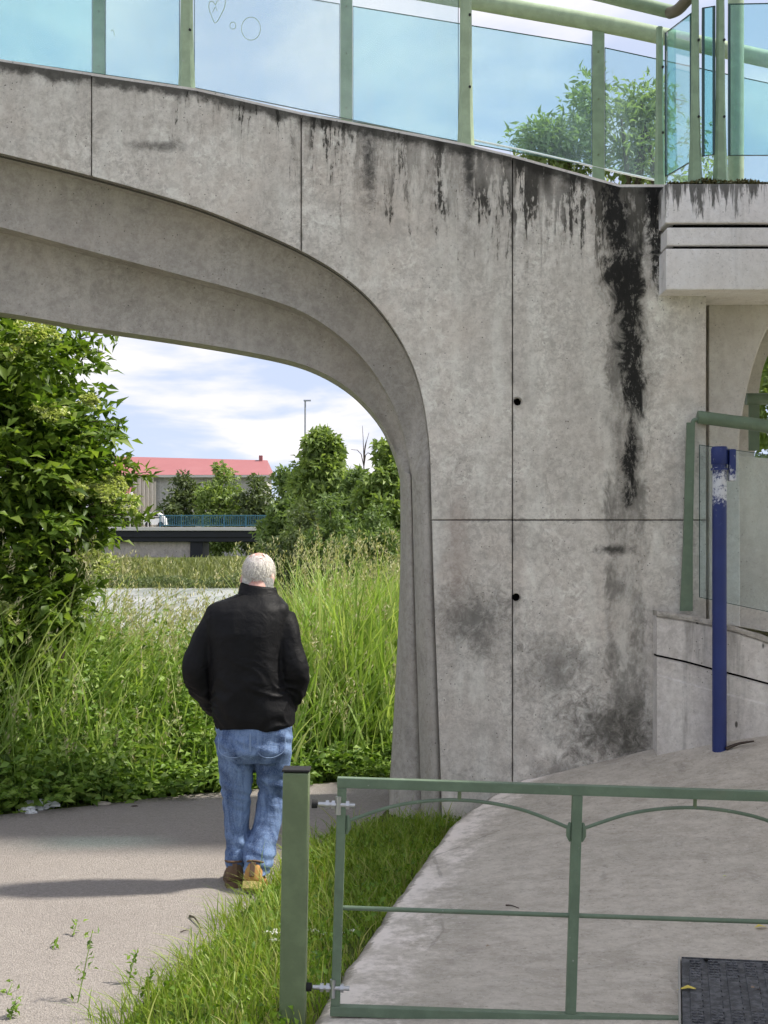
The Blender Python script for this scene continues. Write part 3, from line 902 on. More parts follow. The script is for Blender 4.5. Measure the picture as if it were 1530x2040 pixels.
# far-side kerb carrying the far railing (deck falls towards the camera)
FRY = 9.45
fp = lambda px, py: P(px, py, FRY)
kb = [(-400, 118), (0, 168), (197, 196), (690, 278), (1192, 372), (1500, 440)]
bm = bmesh.new()
prev = None
for a, b in kb:
    q = fp(a, b)
    ring = [bm.verts.new((q.x, FRY - .06, q.z - .35)), bm.verts.new((q.x, FRY - .06, q.z)), bm.verts.new((q.x, FRY + .12, q.z)), bm.verts.new((q.x, FRY + .12, q.z - .35))]
    if prev:
        for j in range(4): bm.faces.new((prev[j], prev[(j + 1) % 4], ring[(j + 1) % 4], ring[j]))
    prev = ring
bm_obj('far_kerb', bm, M['pale'], bridge)


# ------------------------------------------------------------------ railings
def tapered_post(name, x, y, z0, z1, parent, w=0.078, mat=None, flare=0.018, bolts=True):
    """flat blade post flaring to its foot"""
    mat = mat or M['green_lt']
    bm = bmesh.new()
    prof = [(0, w * .5 + flare), (0.06, w * .5 + flare * .72), (0.2, w * .5 + flare * .35), (0.45, w * .5), (1.0, w * .5 - .004)]
    rings = []
    H = z1 - z0
    for t, hw in prof:
        z = z0 + t * H
        dy = 0.022 + (0.02 * (1 - min(t / .45, 1)) ** 2)
        rings.append([bm.verts.new((x + sx * hw * kx, y + sy * dy, z)) for sx, sy, kx in ((-1, -1, .55), (1, -1, .55), (1, 0, 1), (1, 1, .55), (-1, 1, .55), (-1, 0, 1))])
    for r0, r1 in zip(rings, rings[1:]):
        for j in range(6): bm.faces.new((r0[j], r0[(j + 1) % 6], r1[(j + 1) % 6], r1[j]))
    bm.faces.new(rings[0][::-1]); bm.faces.new(rings[-1])
    o = bm_obj(name, bm, mat, parent)
    if bolts:
        for f in (.35, .75):
            tube('bolt', [(x + w * .3, y - 0.030, z0 + H * f), (x + w * .3, y - 0.016, z0 + H * f)], 0.008, M['rubber'], o, 8)
    return o


def flat_post(x, y, z0, z1, parent, w=0.085):
    o = box('post', (x, y, (z0 + z1) / 2), (w, 0.014, z1 - z0), M['green'], parent, bevel=0.003)
    for f in (.2, .55, .85):
        tube('bolt', [(x, y - 0.014, z0 + (z1 - z0) * f), (x, y - 0.004, z0 + (z1 - z0) * f)], 0.007, M['postgreen'], o, 8)
    return o


def glass_panel(a0, a1, b0, b1, mat, parent, th=0.010, edge=True, ew=0.003):
    """quad a0->a1 bottom, b0->b1 top"""
    a0, a1, b0, b1 = map(Vector, (a0, a1, b0, b1))
    n = (a1 - a0).cross(b0 - a0).normalized() * th * .5
    v = [a0 - n, a1 - n, b1 - n, b0 - n, a0 + n, a1 + n, b1 + n, b0 + n]
    o = mesh('glass_panel', v, [(0, 1, 2, 3), (7, 6, 5, 4)], mat, parent)
    if edge:
        e = ew
        up = (b0 - a0).normalized() * 0.003; rt = (a1 - a0).normalized() * e
        q = 1.15
        bm = bmesh.new()
        for (s, t, w) in ((a0, a1, up), (b0, b1, -up), (a0, b0, rt), (a1, b1, -rt)):
            v8 = [bm.verts.new(p) for p in (s - n * q - w * .2, t - n * q - w * .2, t + n * q - w * .2, s + n * q - w * .2, s - n * q + w, t - n * q + w, t + n * q + w, s + n * q + w)]
            for f in ((0, 1, 2, 3), (4, 5, 6, 7), (0, 1, 5, 4), (1, 2, 6, 5), (2, 3, 7, 6), (3, 0, 4, 7)): bm.faces.new([v8[j] for j in f])
        bm_obj('glass_edge', bm, M['glass_edge'], o)
    return o


topz = lambda x: float(np.interp(x, [a for a, b in top_w], [b for a, b in top_w]))
NRY = WY + 0.10
nrx = lambda px: (px - 765) / F * NRY
rail = empty('bridge_railing', (nrx(372), NRY, topz(nrx(372))), label='pale green glass railing along the near edge of the footbridge, with flared posts', cat='railing')
npost = [nrx(p) for p in (-740, -184, 372, 928, 1314)]
for i, x in enumerate(npost):
    z0 = topz(x) - 0.0
    if i < 4: tapered_post('post', x, NRY, z0, z0 + 1.12, rail)
    else: tapered_post('post', x, NRY, z0, z0 + 1.02, rail, w=0.05, flare=0.012, mat=M['green'])
hr = []
for x in [npost[0] - .3] + npost[:4] + [nrx(1150), nrx(1250), nrx(1338)]:
    hr.append(Vector((x, NRY, topz(x) + (1.12 if x < npost[4] - .4 else 1.12 - .02))))
hr[-1].z = P(1338, 24, NRY).z; hr[-2].z = P(1250, 3, NRY).z; hr[-3].z = P(1150, -20, NRY).z
tube('handrail', catmull(hr, 6), 0.042, M['green'], rail, 14)
for i in range(3):
    x0, x1 = npost[i] + .045, npost[i + 1] - .045
    z0, z1 = topz(x0), topz(x1)
    gp = glass_panel((x0, NRY + .012, z0 + .05), (x1, NRY + .012, z1 + .05), (x0, NRY + .012, z0 + .95), (x1, NRY + .012, z1 + .95), M['glass'] if i < 2 else M['glass_clear'], rail)
    if i == 2:
        pen = NT('green_marker', 0.8, 0.1).col((0.36, 0.46, 0.30)).mat
        gy = NRY + .003

        def draw(name, pix, r=0.0022):
            tube(name, catmull([P(a, b, gy) for a, b in pix], 3), r, pen, gp, 6)
        draw('heart_drawing', [(429, 10), (424, 3), (418, 4), (416, 14), (420, 28), (429, 46), (440, 30), (448, 12), (448, -2), (440, -6), (433, 2), (429, 10)])
        draw('heart_drawing', [(424, 24), (429, 14), (433, 22)], 0.0018)
        circ = lambda cx, cy, rx, ry: [(cx + rx * math.cos(q), cy + ry * math.sin(q)) for q in np.linspace(0, 2 * math.pi, 15)]
        draw('circle_drawing', circ(464, 51, 6, 7), 0.0018)
        draw('circle_drawing', circ(500, 57, 19, 23), 0.0018)
        draw('letter_mark', [(221, 62), (226, 60), (228, 72)], 0.0015)

far = empty('bridge_railing', (fp(690, 240).x, FRY, fp(690, 240).z), label='far glass railing of the footbridge, with flat green posts and lower round handrail', cat='railing')
rail_y = lambda px: float(np.interp(px, [-600, -300, 197, 690, 1192, 1320, 1530, 1750], [-250, -208, -128, -42, 46, 72, 118, 168]))
base_y = lambda px: float(np.interp(px, [a for a, b in kb] + [1750], [b for a, b in kb] + [500]))
fposts = [-305, 197, 690, 1192, 1690]
for px in fposts:
    a, b = fp(px, base_y(px)), fp(px, rail_y(px) + 10)
    flat_post(a.x, FRY, a.z, b.z, far)
tube('handrail', catmull([fp(px, rail_y(px)) for px in (-600, -300, 197, 690, 1000, 1192, 1320, 1530, 1750)], 4), 0.058, M['green_lt'], far, 16)
gm = [M['glass_blue'], M['glass_clear'], M['glass_blue'], M['glass']]
for i in range(4):
    p0, p1 = fposts[i] + 13, fposts[i + 1] - 13
    t0 = lambda px: float(np.interp(px, [-305, 197, 690, 1192, 1310, 1690], [-150, -72, 10, 92, 118, 200]))
    b0 = lambda px: base_y(px) - (38 if px > 600 else 36)
    glass_panel(fp(p0, b0(p0)), fp(p1, b0(p1)), fp(p0, t0(p0)), fp(p1, t0(p1)), gm[i], far)
bm = bmesh.new()
add_tube(bm, [fp(930, 276), fp(1060, 303), fp(1192, 334), fp(1320, 362)], 0.008, 6)
bm_obj('bottom_channel', bm, M['whitestrip'], far)

# ------------------------------------------------------------------ landing at the upper right
LY = 8.15
ls = F / LY
lx = lambda px: (px - 765) / ls
lz = lambda py: CAMH - (py - HORY) / ls
land = empty('stair_landing', (lx(1500), LY + .6, lz(578)), label='pale concrete landing with grooved edge, jutting out at the top right beside the pier', cat='landing')
LX0, LX1 = lx(1326), 4.6
for (ya, yb, off, nm) in ((366, 444, 0.0, 'edge_course'), (452, 488, 0.012, 'edge_course'), (495, 577, 0.002, 'edge_course')):
    za, zb = lz(ya), lz(yb)
    box(nm, ((LX0 + LX1) / 2 + off, LY + 0.75 + off, (za + zb) / 2), (LX1 - LX0, 1.5, za - zb), M['fascia'], land, bevel=0.008)
box('core', ((LX0 + LX1) / 2 + .03, LY + 0.8, lz(472)), (LX1 - LX0 - .06, 1.5, 0.55), M['dark'], land, bevel=0)
dk_pts = [(3.7, 8.15), (3.68, 6.4), (3.72, 4.6), (4.0, 2.6), (4.9, 0.4), (6.0, -1.8)]  # unseen deck beyond the frame, added and sized to shade apron and gate
bm = bmesh.new(); prev = None
for q in catmull([Vector((a, b, 0)) for a, b in dk_pts], 5):
    hw = 1.05
    ring = [bm.verts.new((q.x + sx * hw, q.y, zz_)) for sx, zz_ in ((-1, lz(578)), (1, lz(578)), (1, lz(366)), (-1, lz(366)))]
    if prev:
        for j in range(4): bm.faces.new((prev[j], prev[(j + 1) % 4], ring[(j + 1) % 4], ring[j]))
    else: bm.faces.new(ring)
    prev = ring
bm.faces.new(prev)
bm_obj('added_shade_deck', bm, M['fascia'], land)
# moss and dirt lumps along the landing's edge
moss = leafmat('moss', [(0.06, 0.06, 0.02), (0.11, 0.10, 0.035), (0.16, 0.13, 0.05)], 0.1)
n = 2600
px_ = rng.uniform(1335, 1560, n); hump = 0.5 + 0.5 * np.sin(px_ * 0.05) * np.sin(px_ * 0.023 + 1)
pts = np.stack([(px_ - 765) / ls, LY + 0.01 + rng.random(n) * 0.16, lz(366) + rng.random(n) * 0.035 * hump], 1)
leaves_obj('moss', pts, unit(rand_dirs(n) + np.array([0, 0, .6])), 0.02, 0.014, moss, land, kind='stuff')
lrail = empty('landing_railing', (lx(1435), LY + .06, lz(366)), label='curved tinted glass railing with dark green blades on the upper right landing', cat='railing')
PY = LY + 0.07
bz = lz(362)
for px, w in ((1385, .052), (1435, .058)):
    x = (px - 765) / F * PY
    tapered_post('post', x, PY, bz, bz + 1.16, lrail, w=w, flare=0.022, mat=M['green'])
pw = lambda px, py, d: P(px, py, d)
a0, a1 = pw(1326, 352, 8.48), pw(1378, 322, 8.25)
b0_, b1_ = pw(1326, 66, 8.48), pw(1378, 26, 8.25)
glass_panel(a0, a1, b0_, b1_, M['glass_teal'], lrail, ew=.012)
glass_panel(pw(1399, 312, PY), pw(1424, 308, PY), pw(1399, 16, PY), pw(1424, 12, PY), M['glass_teal'], lrail, ew=.014)
for ga, gb in ((1451, 1690), (1715, 1950)):
    glass_panel(pw(ga, 310, PY), pw(gb, 310, PY), pw(ga, 8, PY), pw(gb, 4, PY), M['glass_blue'], lrail, ew=.012)
tapered_post('post', (1703 - 765) / F * PY, PY, bz, bz + 1.16, lrail, w=.058, flare=0.022, mat=M['green'])
tube('handrail', catmull([pw(1334, 26, 8.42), pw(1352, 18, 8.34), pw(1385, -14, 8.24), pw(1440, -36, 8.22), pw(1600, -42, 8.22), pw(1960, -42, 8.22)], 5), 0.036, M['brown_tube'], lrail, 14)
tube('post', [(pw(1466, 0, 8.62).x, 8.62, lz(366) - .05), (pw(1466, 0, 8.62).x, 8.62, lz(366) + 1.4)], 0.050, M['green_lt'], lrail, 18)

# ------------------------------------------------------------------ curved ramp wall, its railing and the piers behind
rw = empty('ramp_wall', (2.3, 8.2, 0.4), label='low curved concrete ramp wall with a chipped cap, right of the pier', cat='wall')


def rampcourse(name, ytop, ybot, mat, y_off=0.0, thick=0.3, jag=0.0, N=26):
    bm = bmesh.new(); prev = None
    for i in range(N):
        px = 1309 + i * 16
        s = (px - 1309) / 221
        d = 8.23 - 0.05 * s - 0.05 * s * s + y_off
        top = P(px, float(np.interp(px, *ytop)), d); bot = P(px, float(np.interp(px, *ybot)), d)
        jz_ = random.uniform(-jag, jag)
        r = 0.012
        x = top.x
        yb = max(WY + .005, d + .05) if x < WR + .02 else d + thick
        ring = [(x, d, bot.z), (x, d, top.z - r + jz_), (x, d + r, top.z + jz_ * .5), (x, yb, top.z), (x, yb, bot.z)]
        ring = [bm.verts.new(q) for q in ring]
        if prev:
            for j in range(5): bm.faces.new((prev[j], prev[(j + 1) % 5], ring[(j + 1) % 5], ring[j]))
        else: bm.faces.new(ring)
        prev = ring
    bm.faces.new(prev)
    o = bm_obj(name, bm, mat, rw)
    return o


xs = [1309, 1365, 1420, 1475, 1530, 1700]
t1 = (xs, [1217, 1224, 1235, 1250, 1268, 1330])
t1b = (xs, [1227, 1235, 1246, 1261, 1280, 1342])
g1 = (xs, [1304, 1316, 1331, 1345, 1360, 1408])
g1b = (xs, [1308, 1320, 1335, 1349, 1364, 1412])
g2 = (xs, [1342, 1358, 1374, 1388, 1402, 1440])
bt = (xs, [1560, 1560, 1560, 1560, 1560, 1560])
rampcourse('cap', t1, t1b, M['cap'], -0.012, jag=0.006)
rampcourse('course', t1b, g1, M['rampwall'])
rampcourse('course', g1b, g2, M['rampwall'], 0.004)
rampcourse('course', g2, bt, M['rampwall'], -0.012)
rampcourse('core', g1, g1b, M['dark'], 0.03)
rr = empty('ramp_railing', P(1378, 1218, 8.29), label='green post, round handrail and glass pane on the low curved ramp wall', cat='railing')
RY = 8.30
bm = bmesh.new()
a, b = P(1376, 842, RY), P(1367, 1217, RY)
for q in (0,):
    v = []
    for (p, hw) in ((b, .038), (b.lerp(a, .35), .028), (a, .024)):
        v.append([bm.verts.new((p.x + sx * hw, RY + sy * .012, p.z)) for sx, sy in ((-1, -1), (1, -1), (1, 1), (-1, 1))])
    for r0, r1 in zip(v, v[1:]):
        for j in range(4): bm.faces.new((r0[j], r0[(j + 1) % 4], r1[(j + 1) % 4], r1[j]))
    bm.faces.new(v[0][::-1]); bm.faces.new(v[-1])
bm_obj('post', bm, M['gate'], rr)
tube('handrail', catmull([P(1390, 831, RY), P(1400, 832, RY), P(1460, 840, RY), P(1530, 850, RY), P(1700, 885, RY)], 4), 0.040, M['gate'], rr, 16)
tube('bracket', catmull([P(1379, 850, RY), P(1382, 838, RY), P(1394, 836, RY)], 4), 0.014, M['gate'], rr, 10)
glass_panel(P(1393, 1190, RY), P(1700, 1255, RY), P(1393, 886, RY), P(1700, 930, RY), M['glass_clear'], rr)
# ramp floor and inner kerb
mesh('ramp_floor', [(1.99, 8.3, 1.28), (4.5, 8.3, 0.8), (4.5, 10.4, 0.8), (1.99, 10.4, 1.28)], [(0, 1, 2, 3)], M['rampwall'], rw)
prism('inner_kerb', [(1.99, 0.2), (4.8, 0.2), (4.8, 2.15), (1.99, 2.42)], 9.45, 9.62, M['pale'], rw, bevel=0.01)
# piers with flared heads under the landing


def flare_pier(name, Yd, pix, ytop, label, depth=0.35, xl=1390, mat='pale'):
    pts = catmull([Vector((a, b, 0)) for a, b in pix], 6)
    poly = [((xl - 765) / F * Yd, P(0, ytop, Yd).z)] + [(P(v.x, v.y, Yd).x, P(v.x, v.y, Yd).z) for v in pts] + [((xl - 765) / F * Yd, -0.1)]
    o = empty(name, (poly[0][0] + .15, Yd, 0), label=label, cat='pier')
    prism('shaft', poly, Yd, Yd + depth, M[mat], o, bevel=0.01)
    return o


flare_pier('flared_pier', 8.66, [(1640, 575), (1570, 615), (1530, 655), (1506, 712), (1489, 775), (1477, 840), (1472, 900), (1474, 1000), (1476, 1600)], 560, 'shaded concrete pier with curved head just right of the black stain, under the landing', 0.5, xl=1412)
flare_pier('flared_pier', 9.75, [(1660, 575), (1590, 625), (1555, 668), (1528, 712), (1515, 760), (1506, 840), (1503, 900), (1503, 1600)], 560, 'rearmost concrete pier with curved head, lit edge seen behind the nearer one', 0.6, xl=1440)
r2 = empty('ramp_railing', P(1500, 890, 9.53), label='short dark green rail and post at the right edge behind the ramp', cat='railing')
tube('handrail', [P(1486, 795, 9.53), P(1560, 795, 9.53), P(1800, 812, 9.53)], 0.042, M['gate'], r2, 14)
pA, pB = P(1502, 800, 9.53), P(1502, 898, 9.53)
box('post', ((pA.x + pB.x) / 2, 9.53, (pA.z + pB.z) / 2), (0.075, 0.02, pA.z - pB.z), M['gate'], r2)

# ------------------------------------------------------------------ blue post
bx, by = 2.0, 8.08
bz0 = float(padz(bx, by)) - 0.05
bz1 = P(1432, 892, by).z
bp = empty('blue_post', (bx, by, bz0), label='scuffed dark blue steel post with a clamp at its top, before the ramp wall', cat='post')


def mk_blue():
    k = NT('scuffed_blue_paint', 0.45, 0.4)
    x, y, z = k.xyz()
    hi = k.step(z, bz1 - 0.95, bz1 - 0.12, 0.0, 0.235)
    lo = k.step(z, bz1 - 0.10, bz1 - 0.13, -0.06, 0.0)
    n = k.m('ADD', k.m('ADD', k.noise(34, 7, 0.82), hi), lo)
    s = k.step(k.m('ABSOLUTE', k.m('SUBTRACT', z, bz1 - 0.24)), 0.14, 0.03, 0.0, 0.17)
    n = k.m('ADD', n, s)
    c = k.mix(k.noise(9, 4), (0.010, 0.020, 0.10), (0.018, 0.035, 0.165))
    c = k.mix(k.step(n, 0.77, 0.90), c, (0.55, 0.57, 0.60))
    k.col(c); return k.mat


M['blue'] = mk_blue()
tube('tube', [(bx, by, bz0), (bx, by, bz1)], 0.0425, M['blue'], bp, 22)
tube('collar', [(bx, by, bz1 - .10), (bx, by, bz1 - .095), (bx, by, bz1 - .012), (bx, by, bz1 + .006)], [0.047, 0.050, 0.050, 0.044], M['blue'], bp, 22)
tube('collar', [(bx, by, bz1 - .135), (bx, by, bz1 - .122)], [0.052, 0.052], M['blue'], bp, 22)
cl = box('clamp', (bx + .070, by - .012, bz1 - .105), (0.040, 0.06, 0.19), M['blue'], bp, bevel=0.008)
tube('bolt', [(bx + .065, by - .04, bz1 - .05), (bx + .065, by - .02, bz1 - .05)], 0.011, M['blue'], cl, 6)
tube('bolt', [(bx + .065, by - .04, bz1 - .13), (bx + .065, by - .02, bz1 - .13)], 0.011, M['blue'], cl, 6)

# ------------------------------------------------------------------ gate and its post
GYD = 4.83
gs = F / GYD
gx = lambda px: (px - 765) / gs
gz = lambda py: CAMH - (py - HORY) / gs
gpost = empty('gate_post', (gx(582), GYD, 0), label='square dark green steel gate post with a flat cap, in the grass', cat='post')
pb = bmesh.new()
add_box(pb, (gx(583), GYD, (gz(1536) - .3) / 2), (0.092, 0.092, gz(1536) + .3), None, 0.006)
o = bm_obj('shaft', pb, M['postgreen'], gpost)
box('cap', (gx(583), GYD, gz(1533) + .002), (0.098, 0.098, 0.008), M['rubber'], gpost, bevel=0.002)
gpost.rotation_euler = (0, R(0.9), 0)

gate = empty('gate', (gx(668), GYD, gz(2012)), label='sage green metal gate with thin arched rods, hung on the square post', cat='gate')
GT, GB = gz(1558), gz(2012)
GX0, GXm = gx(668), gx(1136)
GX1 = GX0 + 2 * (GXm - GX0)
bt_ = 0.036
box('top_rail', ((GX0 + GX1) / 2, GYD, GT), (GX1 - GX0 + bt_, bt_, bt_), M['gate'], gate, bevel=0.003)
box('bottom_rail', ((GX0 + GX1) / 2, GYD, GB), (GX1 - GX0 + bt_, bt_, bt_), M['gate'], gate, bevel=0.003)
for x, w in ((GX0, bt_ * .9), (GXm, bt_), (GX1, bt_)):
    st_ = box('stile', (x, GYD, (GT + GB) / 2), (w, bt_ - .004, GT - GB - bt_), M['gate'], gate, bevel=0.003)
for xa, xb in ((GX0, GXm), (GXm, GX1)):
    tube('middle_rod', [(xa + .015, GYD, gz(1808)), (xb - .015, GYD, gz(1808))], 0.0085, M['gate'], gate, 10)
    xm = (xa + xb) / 2
    h0, h1 = gz(1630), gz(1586)
    arc = catmull([(xa + .02, GYD, h0 - .01), (xa + (xm - xa) * .5, GYD, h0 + (h1 - h0) * .70), (xm, GYD, h1), (xb - (xm - xa) * .5, GYD, h0 + (h1 - h0) * .70), (xb - .02, GYD, h0 - .01)], 6)
    tube('arched_rod', arc, 0.0065, M['gate'], gate, 8)
    tube('stub', [(xm, GYD, h1), (xm, GYD, GT - .015)], 0.007, M['postgreen'], gate, 8)
    for xx, s in ((xa + .022, 1), (xb - .022, -1)):
        tube('lug', [(xx, GYD, h0 + .012), (xx + s * .004, GYD, h0 - .01), (xx + s * .004, GYD, h0 - .035), (xx - s * .002, GYD, h0 - .055)], [.006, .010, .010, .005], M['gate'], gate, 10)
for hy in (1602, 1966):
    z = gz(hy)
    h = tube('hinge', [(gx(609), GYD - .01, z), (gx(620), GYD - .01, z)], [.016, .015], M['rubber'], gate, 14)
    tube('bolt', [(gx(622), GYD - .012, z), (gx(695), GYD - .012, z)], 0.0085, M['galv'], h, 12)
    for xx in (640, 652, 680):
        tube('nut', [(gx(xx) - .006, GYD - .012, z), (gx(xx) + .006, GYD - .012, z)], 0.0155, M['galv'], h, 6, False)
    tube('pin', [(gx(662), GYD - .012, z - .035), (gx(662), GYD - .012, z + .030)], 0.011, M['galv'], h, 12)
gate.rotation_euler = (0, R(1.75), R(-0.6))

# ------------------------------------------------------------------ drain cover set in the apron
GO = Vector((1.185, 5.41, 0)); GU = Vector((0.985, -0.17, 0)); GV = Vector((-0.21, -0.978, 0))
dc = empty('drain_cover', (GO.x + .4, GO.y - .4, float(padz(1.5, 5.2))), label='dark ribbed metal drain cover with a thin pale rim, set in the apron', cat='drain cover')
k = NT('cast_iron', 0.6, 0.4)
k.col(k.mix(k.step(k.noise(30, 4, 0.7), 0.4, 0.65), (0.045, 0.047, 0.052), (0.115, 0.118, 0.128)))
k.bump(k.noise(120, 3), 0.4, 0.003)
M['iron'] = k.mat


def gpt(u, v, h=0.0):
    p = GO + GU * u + GV * v
    return Vector((p.x, p.y, float(padz(p.x, p.y)) + 0.008 + h))


def slab(name, u0, u1, v0, v1, h0, h1, mat, parent):
    bm = bmesh.new()
    lo = [bm.verts.new(gpt(u, v, h0)) for u, v in ((u0, v0), (u1, v0), (u1, v1), (u0, v1))]
    e = 0.003
    hi = [bm.verts.new(gpt(u, v, h1)) for u, v in ((u0 + e, v0 + e), (u1 - e, v0 + e), (u1 - e, v1 - e), (u0 + e, v1 - e))]
    bm.faces.new(hi)
    for j in range(4): bm.faces.new((lo[j], lo[(j + 1) % 4], hi[(j + 1) % 4], hi[j]))
    return bm_obj(name, bm, mat, parent)


slab('plate', 0.0, 0.80, 0.0, 0.80, -0.02, 0.004, M['iron'], dc)
rim = NT('worn_steel_rim', 0.5, 0.5).col((0.33, 0.32, 0.29)).mat
slab('rim', -0.012, 0.0, -0.01, 0.81, -0.03, 0.009, rim, dc)
slab('rim', 0.0, 0.80, -0.012, 0.0, -0.03, 0.007, M['iron'], dc)
for i in range(11):
    u0 = 0.03 + i * 0.070
    rb = slab('rib', u0, u0 + 0.046, 0.03, 0.78, 0.003, 0.010, M['iron'], dc)
    bm = bmesh.new()
    for j in range(26):
        v0 = 0.04 + j * 0.0285
        for uu in (u0 + .004, u0 + .026):
            c_ = gpt(uu + .008 + (0.004 if j % 2 else 0), v0 + .009, 0.0135)
            add_box(bm, c_, (0.015, 0.014, 0.007), Matrix.Rotation(R(-12 + (j % 2) * 40), 3, 'Z'))
    bm_obj('studs', bm, M['iron'], rb)
tube('lifting_hole', [gpt(.10, .03, .011), gpt(.10, .03, .014)], 0.013, M['dark'], dc, 12)

# ------------------------------------------------------------------ person walking away
MS = 389.0
MY = 6.93


def mp(px, py, dy=0.0):
    return Vector(((px - 765) / MS, MY + dy, CAMH - (py - HORY) / MS))


def ring_loft(bm, rings, seg=28, power=2.4):
    """rings: (cx, cy, cz, rx, ry)"""
    vr = []
    for cx, cy, cz, rx, ry in rings:
        vr.append([])
        for j in range(seg):
            a = 2 * math.pi * j / seg
            c_, s_ = math.cos(a), math.sin(a)
            vr[-1].append(bm.verts.new((cx + rx * math.copysign(abs(c_) ** (2 / power), c_), cy + ry * math.copysign(abs(s_) ** (2 / power), s_), cz)))
    for r0, r1 in zip(vr, vr[1:]):
        for j in range(seg): bm.faces.new((r0[j], r0[(j + 1) % seg], r1[(j + 1) % seg], r1[j]))
    bm.faces.new(vr[0][::-1]); bm.faces.new(vr[-1])


def px_rings(rows):
    out = []
    for y, xl, xr, ry, dy in rows:
        c_ = mp((xl + xr) / 2, y, dy)
        out.append((c_.x, c_.y, c_.z, (xr - xl) / 2 / MS, ry))
    return out


def remeshed(name, bm, vox, mat, parent, smooth_it=6, wrinkle=None):
    bmesh.ops.recalc_face_normals(bm, faces=bm.faces)
    me = bpy.data.meshes.new('tmp'); bm.to_mesh(me); bm.free()
    t = bpy.data.objects.new('tmp', me); COL.objects.link(t)
    r = t.modifiers.new('r', 'REMESH'); r.mode = 'VOXEL'; r.voxel_size = vox
    s = t.modifiers.new('s', 'SMOOTH'); s.iterations = smooth_it; s.factor = 0.5
    out = bpy.data.meshes.new_from_object(t.evaluated_get(bpy.context.evaluated_depsgraph_get()))
    bpy.data.objects.remove(t)
    if wrinkle:
        nrm = [v.normal.copy() for v in out.vertices]
        for v, n_ in zip(out.vertices, nrm): v.co += n_ * wrinkle(v.co, n_)
    out.polygons.foreach_set('use_smooth', [True] * len(out.polygons))
    out.name = name
    return link_mesh(name, out, mat, parent)


skin = NT('skin', 0.5, 0.35)
skin.col(skin.mix(skin.step(skin.noise(22, 4, 0.6), 0.35, 0.7), (0.55, 0.29, 0.24), (0.64, 0.39, 0.33)))
skin.b.inputs['Subsurface Weight'].default_value = 0.15
skin.b.inputs['Subsurface Radius'].default_value = (0.02, 0.008, 0.004)
M['skin'] = skin.mat
k = NT('black_jacket_cloth', 0.6, 0.18)
k.col(k.mix(k.noise(6, 4), (0.003, 0.003, 0.0035), (0.0085, 0.0085, 0.010)))
k.bump(k.m('ADD', k.noise(14, 4, 0.55, k.scale(k.pos(), (1, 1, 1.2)), 0.8), k.m('MULTIPLY', k.noise(400, 2), 0.08)), 0.4, 0.015)
M['jacket'] = k.mat
k = NT('washed_denim', 0.85, 0.2)
x_, y_, z_ = k.xyz()
fade = k.step(k.noise(9, 5, 0.65, k.scale(k.pos(), (1, 1, 0.45)), 0.8), 0.36, 0.68)
c = k.mix(fade, (0.028, 0.060, 0.15), (0.17, 0.26, 0.44))
c = k.mix(k.step(k.noise(280, 2), 0.4, 0.7, 0, 0.3), c, (0.42, 0.5, 0.62))
k.col(c); k.bump(k.m('ADD', k.noise(20, 4, 0.6, k.scale(k.pos(), (1, 1, 2.0)), 1.0), k.m('MULTIPLY', k.noise(300, 2), 0.2)), 0.5, 0.012)
M['denim'] = k.mat
M['boot'] = NT('tan_suede', 0.85, 0.2).col((0.36, 0.20, 0.07)).mat
M['bootdark'] = NT('boot_trim_and_shade', 0.7, 0.3).col((0.12, 0.075, 0.045)).mat
M['sole'] = NT('yellow_rubber_sole', 0.7, 0.3).col((0.58, 0.46, 0.18)).mat
M['hair'] = leafmat('grey_hair', [(0.5, 0.48, 0.46), (0.70, 0.68, 0.65), (0.82, 0.80, 0.77)], 0.15, 0.5)

man = empty('person', mp(492, 1762), label='person in black jacket and blue jeans walking away along the path', cat='person')
# body: head, neck, trunk, arms with hands in the pockets, legs, one continuous surface
hc = mp(514, 1142, 0.055)
bm = bmesh.new()
tilt = Matrix.Rotation(R(-16), 3, 'Z') @ Matrix.Rotation(R(-24), 3, 'X')


def head_pt(x, y, z): return hc + tilt @ Vector((x, y, z))


def blob(bm, c_, s, rot=None, seg=20):
    r = bmesh.ops.create_uvsphere(bm, u_segments=seg, v_segments=seg // 2, radius=1.0)
    bmesh.ops.scale(bm, vec=s, verts=r['verts'])
    if rot: bmesh.ops.rotate(bm, cent=(0, 0, 0), matrix=rot, verts=r['verts'])
    bmesh.ops.translate(bm, vec=c_, verts=r['verts'])


blob(bm, head_pt(0, -0.005, 0.012), (0.079, 0.096, 0.092), tilt)            # skull
blob(bm, head_pt(0, 0.035, -0.055), (0.062, 0.066, 0.078), tilt)           # jaw and face
blob(bm, head_pt(0, 0.062, -0.112), (0.030, 0.026, 0.024), tilt)           # chin
blob(bm, head_pt(0, 0.108, -0.045), (0.014, 0.022, 0.028), tilt)           # nose
blob(bm, head_pt(0, 0.085, -0.005), (0.055, 0.020, 0.016), tilt)           # brow
blob(bm, head_pt(0, 0.092, -0.083), (0.024, 0.012, 0.008), tilt)           # mouth
for s in (-1, 1):
    blob(bm, head_pt(s * 0.080, -0.002, -0.038), (0.012, 0.020, 0.034), tilt @ Matrix.Rotation(R(s * 18), 3, 'Z'))
add_tube(bm, [hc + Vector((0, -0.02, -0.03)), mp(513, 1180, 0.0), mp(510, 1210, -0.01)], [0.058, 0.056, 0.058], 16)
ring_loft(bm, px_rings([(1450, 440, 575, .11, 0), (1380, 432, 566, .12, 0), (1300, 428, 560, .125, 0), (1240, 425, 560, .10, 0), (1215, 455, 545, .07, 0)]))
